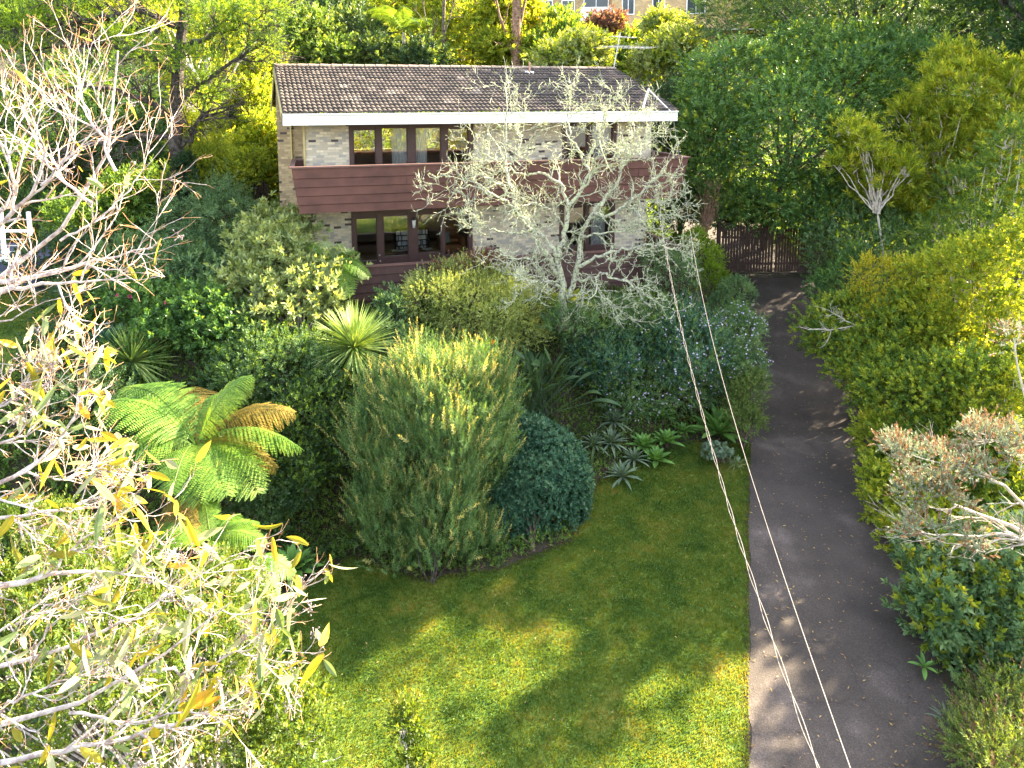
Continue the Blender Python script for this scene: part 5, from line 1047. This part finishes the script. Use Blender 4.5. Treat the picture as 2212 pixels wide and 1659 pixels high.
limsA = [[tA, S0, S1]+A_([(-90,650),(40,590),(130,520),(200,440),(250,370),(288,300),(285,210),(255,110)], (5.9, 5.6)), [S1]+A_([(-100,560),(10,480),(90,400),(100,310),(60,230)], (5.8, 5.2)), [S1]+A_([(-60,620),(80,600),(200,565),(330,535)], (5.9, 5.5)),
  A_([(200,440),(130,380),(70,320),(10,280)], (5.7, 6.2)), A_([(250,370),(210,280),(170,200),(200,90)], (5.65, 5.9)), A_([(-60,650),(60,615),(160,612),(280,600)], (5.9, 5.5)), A_([(-60,500),(40,430),(20,330),(-10,250)], (5.8, 5.4)), A_([(130,520),(220,470),(290,400),(320,330)], (5.7, 5.9)), A_([(90,400),(160,330),(150,260)], (5.4, 5.2)), [S1]+A_([(-80,720),(20,690),(100,650)], (5.9, 5.4))]
radA = [(.11, .008), (.05, .006), (.045, .006), (.018, .004), (.016, .004), (.03, .005), (.03, .005), (.014, .004), (.014, .004), (.02, .004)]
near_tree(tA, limsA, [(x*.8, y*.7) for x, y in radA], 'bare_gum_tree', 'nearly leafless sunlit tree with white twigs at the upper left edge', [(9, .6, .42, .12, .06, 7), (4, .55, .24, .14, .05, 6), (3, .55, .11, .16, .04, 4)], 20, 8)
tB = np.array((-5.0, 4.6, float(gz(-5.0, 4.6)))); S2 = at(-420, 1500, 4.8)
limsB = [[tB, S2]+A_([(-200,1560),(-60,1600),(150,1540),(330,1450),(420,1380),(500,1300)], (4.8, 4.9)), [S2]+A_([(-200,1350),(-60,1280),(100,1240),(220,1225),(340,1250)], (4.8, 5.2)), [S2]+A_([(-220,1200),(-60,1060),(60,1020),(140,960),(185,860),(195,770)], (4.9, 5.6)),
  A_([(-60,1659),(180,1610),(400,1560),(540,1490),(620,1400)], (4.6, 4.8)), A_([(-60,1460),(100,1410),(250,1350),(400,1270),(500,1200)], (4.8, 5.2)), A_([(-60,1130),(60,1110),(160,1100),(250,1050)], (5, 5.3)), A_([(330,1450),(430,1450),(540,1400),(600,1340)], (4.8, 5)),
  A_([(100,1240),(180,1160),(250,1120),(320,1130)], (5, 5.3)), A_([(150,1540),(280,1560),(420,1530),(500,1570)], (4.8, 4.5)), A_([(-60,900),(30,860),(90,800),(120,740)], (5.2, 5.6)), A_([(-60,980),(60,940),(100,880),(110,820)], (5.1, 5.4)), A_([(60,1020),(130,1040),(200,1010)], (5.2, 5.4)), A_([(-60,1380),(60,1340),(140,1290),(200,1330)], (4.8, 4.9)), A_([(-60,1560),(60,1500),(160,1460),(240,1420)], (4.7, 4.8))]
radB = [(.10, .006), (.06, .005), (.05, .004), (.026, .004), (.022, .004), (.018, .004), (.014, .003), (.013, .003), (.014, .003), (.016, .003), (.016, .003), (.01, .003), (.014, .003), (.016, .003)]
near_tree(tB, limsB, [(x*.85, y*.8) for x, y in radB], 'gum_tree', 'sunlit gum tree with long yellow leaves and grey seed heads at the lower left', [(11, .65, .34, .14, .05, 7), (5, .6, .18, .16, .04, 5), (3, .6, .085, .16, .03, 4)], 520, 120)
# yellow green bush below it
plant('yellow_bush', 'dense sunlit yellow green bush filling the bottom left corner', 'shrub',
      [lobe(250,1500,8.2,260,150), lobe(100,1350,9,200,150), lobe(480,1480,9,140,120), lobe(600,1560,8.8,110,100), lobe(400,1350,9.6,140,110), lobe(640,1650,8.2,130,70), lobe(60,1200,10,140,90), lobe(480,1290,10.4,90,70)],
      'bush', 1300, .13, 9, .12, 9, .044, .021, .85, .7, seed=170, nlimb=60, r0=.03, bark_='twig', inner=.35, tips=('olive', .25), base=(-3.6, 8.2, float(gz(-3.6, 8.2))))
plant('seedling', 'slim upright sprig with yellow green leaves rising at the bottom edge over the lawn', 'shrub', [lobe(880,1570,7.6,22,50), lobe(905,1650,7.5,35,35)], 'bush', 70, .1, 6, .12, 8, .045, .022, .85, 1.2, seed=171, nlimb=10, r0=.012, bark_='twig', base=at(895, 1800, 7.4))

# ------------------------------------------------------------------ left background
cr_ = at(392, 640, 25); cb = np.array((cr_[0], cr_[1], float(gz(cr_[0], cr_[1]))))
pads = [lobe(40,55,23,75,28), lobe(150,25,23.5,60,22), lobe(60,110,23.5,50,16), lobe(290,85,23.5,55,22), lobe(350,115,23.5,50,18), lobe(430,130,23.5,40,22), lobe(470,40,24,60,30), lobe(560,30,24.5,60,34), lobe(575,100,24.5,28,34), lobe(515,75,24.5,45,20), lobe(220,-20,24,80,30), lobe(400,20,25,55,25), lobe(450,190,25,40,30), lobe(120,0,25,90,30), lobe(50,230,24,40,16), lobe(40,330,24,50,22), lobe(150,180,25,60,18)]
cn, C_, N_ = plant('cypress', 'old dark cypress with bright foliage pads and an ivy clad trunk at the upper left', 'tree', pads, 'pad', 900, .2, 9, .22, 14, .06, .02, .75, .35, seed=180, base=cb, nlimb=0, inner=.3, tips=('pine', .35))
top = at(400, -60, 25); trp = [cb-(0, 0, .3), at(395, 500, 25), at(385, 330, 25), at(378, 200, 25), at(392, 80, 25), top]
lims = [trp]+[[at(x0, y0, 25)]+[at(x, y, Y) for x, y, Y in pts] for (x0, y0, pts) in ((385, 260, [(300,210,24.5), (200,180,24), (60,220,24)]), (385, 160, [(300,110,24.5), (200,90,24), (60,110,23.5)]), (385, 220, [(450,170,24.5), (520,120,24.5), (570,90,24.5)]), (392, 100, [(470,70,24.5), (560,40,24.5)]), (380, 300, [(280,290,24), (150,320,24), (40,330,24)]), (392, 60, [(300,20,24), (180,40,23.5), (60,60,23)]), (385, 330, [(430,260,24.8), (450,200,24.8)]), (390,130,[(330,60,24.6),(220,40,24.3),(100,70,24)]))]
lv = bare(lims, [(.34, .14)]+[(.11, .02)]*8, r, [(14, .8, 1.1, .13, -.02, 7), (6, .7, .6, .15, 0, 5), (3, .7, .3, .15, 0, 4)], 16, .05)
mb = MB(); mb.tubes(*lv[0], 8); mb.build('trunk', M['barkd'], cn); mb = MB(); [mb.tubes(p, np.maximum(q, .006), 4) for p, q in lv[1:]]; mb.build('branches', M['barkd'], cn)
plant('ivy', 'dark green ivy climbing the trunk of the old cypress', 'climber', [lobe(392,560,24.9,32,80), lobe(386,460,24.9,24,50), lobe(398,380,24.8,20,40)], 'dark', 420, .12, 9, .08, 7, .06, .045, 1.1, .2, seed=181, base=cb+(.3, -.2, 0), nlimb=0, inner=.1)
plant('weeping_conifer', 'sunlit weeping conifer foliage hanging at right of the cypress trunk', 'tree', [lobe(430,280,26,50,55), lobe(445,350,26,45,60), lobe(425,230,26.3,35,40)], 'yellow', 330, .22, 9, .3, 14, .07, .016, .6, -.6, seed=182, nlimb=8, trunkr=.1, droop=.3)
for k, (lb_, lo, mt, n, rr) in enumerate((
    ('bright yellow backlit tree left of the house roof', [lobe(515,230,33,75,70), lobe(560,170,34,50,60), lobe(470,300,33,60,55), lobe(560,290,32,40,60)], 'lime', 800, .2),
    ('yellow green tree directly beside the left brick wall of the house', [lobe(560,400,29.5,45,55), lobe(510,360,30,55,50), lobe(570,330,30.5,30,50)], 'lime', 480, .14),
    ('bright yellow tree glowing behind the top of the cypress', [lobe(330,40,44,130,70), lobe(520,90,42,110,90), lobe(430,170,40,80,60)], 'lime', 800, .2),
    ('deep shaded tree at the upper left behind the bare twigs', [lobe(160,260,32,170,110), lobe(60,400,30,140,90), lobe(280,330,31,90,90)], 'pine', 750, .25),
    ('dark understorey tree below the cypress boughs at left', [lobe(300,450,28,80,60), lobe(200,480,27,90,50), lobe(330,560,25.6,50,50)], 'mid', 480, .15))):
    plant('background_tree', lb_, 'tree', lo, mt, n, .38, 8, .3, 9, .13, .06, .9, .4, seed=190+k, trunkr=rr, nlimb=14, r0=.06, inner=.5, tips=('yellow', .3) if k < 3 else None, bark_='barkw' if k < 3 else 'barkd')
pt = at(448, 440, 31.5); pt[2] = float(gz(pt[0], pt[1])); ph_ = at(448, 245, 31.5); e = empty('tall_tree', pt, 'smooth pale tree trunk standing in the yellow foliage at left of the house', 'tree')
MB().tubes(np.array([[pt-(0, 0, .2), (pt+ph_)/2+(.05, 0, 0), ph_, ph_+(.1, .1, 2.5)]]), np.array([[.2, .19, .17, .12]]), 10).build('trunk', M['barkw'], e, smooth=True)
mb = MB(); lv = bare([[ph_+(0, 0, .5), ph_+(1, .3, 1.6), ph_+(1.6, .5, 2.8)], [ph_+(0, 0, 1), ph_+(-.8, .2, 2.2), ph_+(-1.2, .3, 3.4)]], [(.08, .02)]*2, r, [(9, .7, .9, .1, .05, 6)], 8, .04); [mb.tubes(p, q, 5) for p, q in lv]; mb.build('branches', M['barkw'], e)

# ------------------------------------------------------------------ hillside trees behind the roof
for k, (lb_, lo, mt, n, tr_r, tp) in enumerate((
    ('dark green leafy tree behind the left part of the roof', [lobe(660,110,40,60,50), lobe(740,70,42,80,70), lobe(780,120,40,60,40)], 'dark', 700, .18, None),
    ('olive green tree just behind the left roof corner', [lobe(630,110,36,38,50), lobe(690,80,37,35,50), lobe(720,125,36,45,25)], 'mid', 320, .12, 'olive'),
    ('low green bush behind the ridge below the palm', [lobe(800,125,37,50,25), lobe(910,130,37,50,30), lobe(760,90,38,30,45)], 'dark', 260, .1, 'olive'),
    ('yellow lit creeper covered tree behind the middle of the ridge', [lobe(960,60,44,70,90), lobe(1020,90,42,60,60), lobe(1000,-20,46,110,70)], 'lime', 800, .2, 'yellow'),
    ('bright yellow vine draped tree left of the thick brown trunk', [lobe(1075,50,41,40,60), lobe(1080,110,40,50,35)], 'lime', 420, .14, 'yellow'),
    ('yellow vines right of the thick brown trunk', [lobe(1135,95,41,24,50), lobe(1138,40,42,18,50)], 'lime', 300, .12, 'gold'),
    ('dense mid green tree in front of the apartment block', [lobe(1215,100,40,48,42), lobe(1205,62,41,24,28), lobe(1180,125,39,40,25)], 'mid', 520, .16, 'yellow'),
    ('grey green bush behind the right end of the ridge', [lobe(1265,120,36,50,30), lobe(1220,135,36,45,18)], 'pale', 300, .1, 'yellow'),
    ('red brown leaved bush below the apartment windows', [lobe(1310,62,46,34,20)], 'red', 160, .1, None),
    ('pale green tree at right of the television antenna', [lobe(1440,85,42,45,45), lobe(1460,125,38,50,40), lobe(1405,138,38,35,22)], 'pale', 560, .16, 'yellow'),
    ('small dark tree tucked under the apartment porch roof', [lobe(1370,95,46,40,22), lobe(1330,130,40,35,24)], 'mid', 260, .1, 'lime'),
    ('yellow green hillside tree at the top centre left', [lobe(860,10,48,90,60), lobe(620,20,50,110,60)], 'yellow', 520, .2, 'lime'))):
    plant('hillside_tree', lb_, 'tree', lo, mt, n, .4, 8, .32, 9, .15, .07, .9, .4, seed=210+k, trunkr=tr_r, nlimb=12, r0=.06, inner=.45, tips=(tp, .35) if tp else None, bark_='bark')
# thick brown trunk and slim trunks
for (x, y, x2, y2, Y, r0_, r1_, lb_, m_) in ((1105, 200, 1120, -60, 39, .30, .24, 'thick red brown tree trunk rising behind the roof ridge', 'barkr'), (940, 190, 962, -40, 38, .12, .08, 'slim dark forking trunk behind the roof ridge', 'bark'), (715, 190, 700, -60, 41, .09, .06, 'thin pale trunk behind the left of the roof', 'barkw'), (1010, 190, 1030, -60, 42, .10, .07, 'grey brown trunk between the forking trunk and the thick red brown trunk', 'bark'), (610, 190, 640, -60, 43, .12, .08, 'dark leaning trunk above the left roof corner', 'barkd')):
    a = at(x, y, Y); a[2] = float(gz(a[0], a[1]))-.1; b = at(x2, y2, Y); e = empty('tall_tree', a, lb_, 'tree')
    t = np.linspace(0, 1, 8)[:, None]; P = a*(1-t)+b*t+r.normal(size=(8, 3))*.06; MB().tubes(P[None], np.linspace(r0_, r1_, 8)[None], 10).build('trunk', M[m_], e, smooth=True)
    lv = bare([[P[5], P[6]+(.6, 0, .6), P[7]+(1.4, 0, 1.4)], [P[4], P[5]+(-.7, 0, .5), P[6]+(-1.4, 0, 1.4)]], [(r1_*.5, .02)]*2, r, [(10, .8, 1.0, .12, .02, 6), (4, .7, .5, .12, 0, 5)], 8, .04)
    mb = MB(); [mb.tubes(p, q, 5) for p, q in lv]; mb.build('branches', M[m_], e)
# palm and giant strelitzia
pc = at(872, 70, 38.5); pb_ = np.array((pc[0], pc[1], float(gz(pc[0], pc[1])))); root = empty('palm', pb_, 'kentia palm with drooping fronds behind the roof ridge', 'palm')
MB().tubes(np.array([[pb_-(0, 0, .2), (pb_+pc)/2, pc]]), np.array([[.12, .10, .08]]), 9).build('trunk', M['barkw'], root)
for k in range(13):
    az = k*2.4; d = np.array((math.cos(az), math.sin(az)*.7, .15+.5*((k*7) % 5)/5)); frond(pc, pc+d*(1.9+.4*r.random()), r, .30, 22, .3, .5).build('frond', L_['fern' if k % 3 == 0 else 'mid'], root)
for (x, y, Y, n, lb_) in ((655, 85, 37.5, 12, 'giant strelitzia with grey green paddle leaves behind the roof at left'), (775, 12, 43, 11, 'upper giant strelitzia at the top of the picture'), (655, 20, 43, 9, 'dark giant strelitzia near the top left of the roof')):
    c = at(x, y, Y); rosette('giant_strelitzia', lb_, 'plant', c-(0, 0, 0), 'pale' if n == 12 else 'teal', n, 1.6, .42, r, (.2, 1.4), .25, 6, stem=0)
# far wall of trees closing the hillside
r = np.random.default_rng(81)
kinds = ['yellow', 'mid', 'lime', 'olive', 'pine', 'yellow', 'dark', 'lime']
words_ = ['yellow green', 'mid green', 'bright lime', 'olive', 'dark pine green', 'golden green', 'deep green', 'sunny lime']
spots = [(-60, 66), (120, 58), (260, 70), (420, 60), (560, 66), (700, 58), (850, 66), (960, 68), (1130, 76), (1320, 78), (1600, 64), (1640, 66), (1820, 60), (2010, 64), (2180, 58), (2330, 62)]
proto = {}
pos = ['at the far left of the hill crest', 'above the neighbouring deck on the hill', 'behind the cypress on the hill', 'behind the cypress trunk on the hill', 'high behind the yellow backlit trees', 'above the left roof corner on the hill', 'behind the palm on the hill', 'behind the slim forking trunk on the hill', 'beside the apartment block at left', 'behind the apartment block', 'at the right side of the apartment block', 'behind the left part of the tall conifer', 'behind the middle of the tall conifer', 'behind the right part of the tall conifer', 'at the far right of the hill crest', 'beyond the right edge of the hill']
for k, (px, Y) in enumerate(spots):
    c = at(px, 20, Y) if px not in (1580,) else at(px, -40, Y); q = kinds[k % 8]; lb_ = words_[k % 8]+' tree '+pos[k]
    s = Y/1550; rr = 120*s
    lo = [(c[0], c[1], c[2]-1+r.normal()*.5, rr*1.05, rr, rr*.9), (c[0]+rr*.6, c[1], c[2]-2.8, rr*.8, rr*.8, rr*.8), (c[0]-rr*.6, c[1], c[2]-2.3, rr*.8, rr*.8, rr*.8)]
    plant('far_tree', lb_, 'tree', lo, q, 420, .6, 8, .45, 8, .26, .12, .9, .4, seed=300+k, trunkr=.25, nlimb=8, r0=.08, inner=.4, group='trees along the hill crest', tips=('yellow', .3), back=.15)
# trees behind the viewer, seen as golden reflections in the windows
for k, (x, y, lb_) in enumerate(((4, -9, 'golden green tree across the street, nearest the line of the driveway'), (10.5, -7, 'golden green tree across the street, opposite the right window'), (17, -5, 'golden green tree across the street, farthest to the right'))):
    z0 = float(gz(x, y)); plant('street_tree', lb_, 'tree', [(x, y, z0+6.5, 3.2, 3, 3.6), (x+1, y, z0+10, 2.6, 2.4, 3), (x-1.5, y+.5, z0+9, 2.2, 2.2, 2.6)], 'gold', 420, .4, 8, .3, 8, .16, .07, .9, .4, seed=400+k, trunkr=.25, nlimb=16, r0=.07, inner=.5, tips=('yellow', .5), base=(x, y, z0), back=1.)
print('MESHES', len(bpy.data.objects), 'FACES', sum(len(o.data.polygons) for o in bpy.data.objects if o.type == 'MESH'))
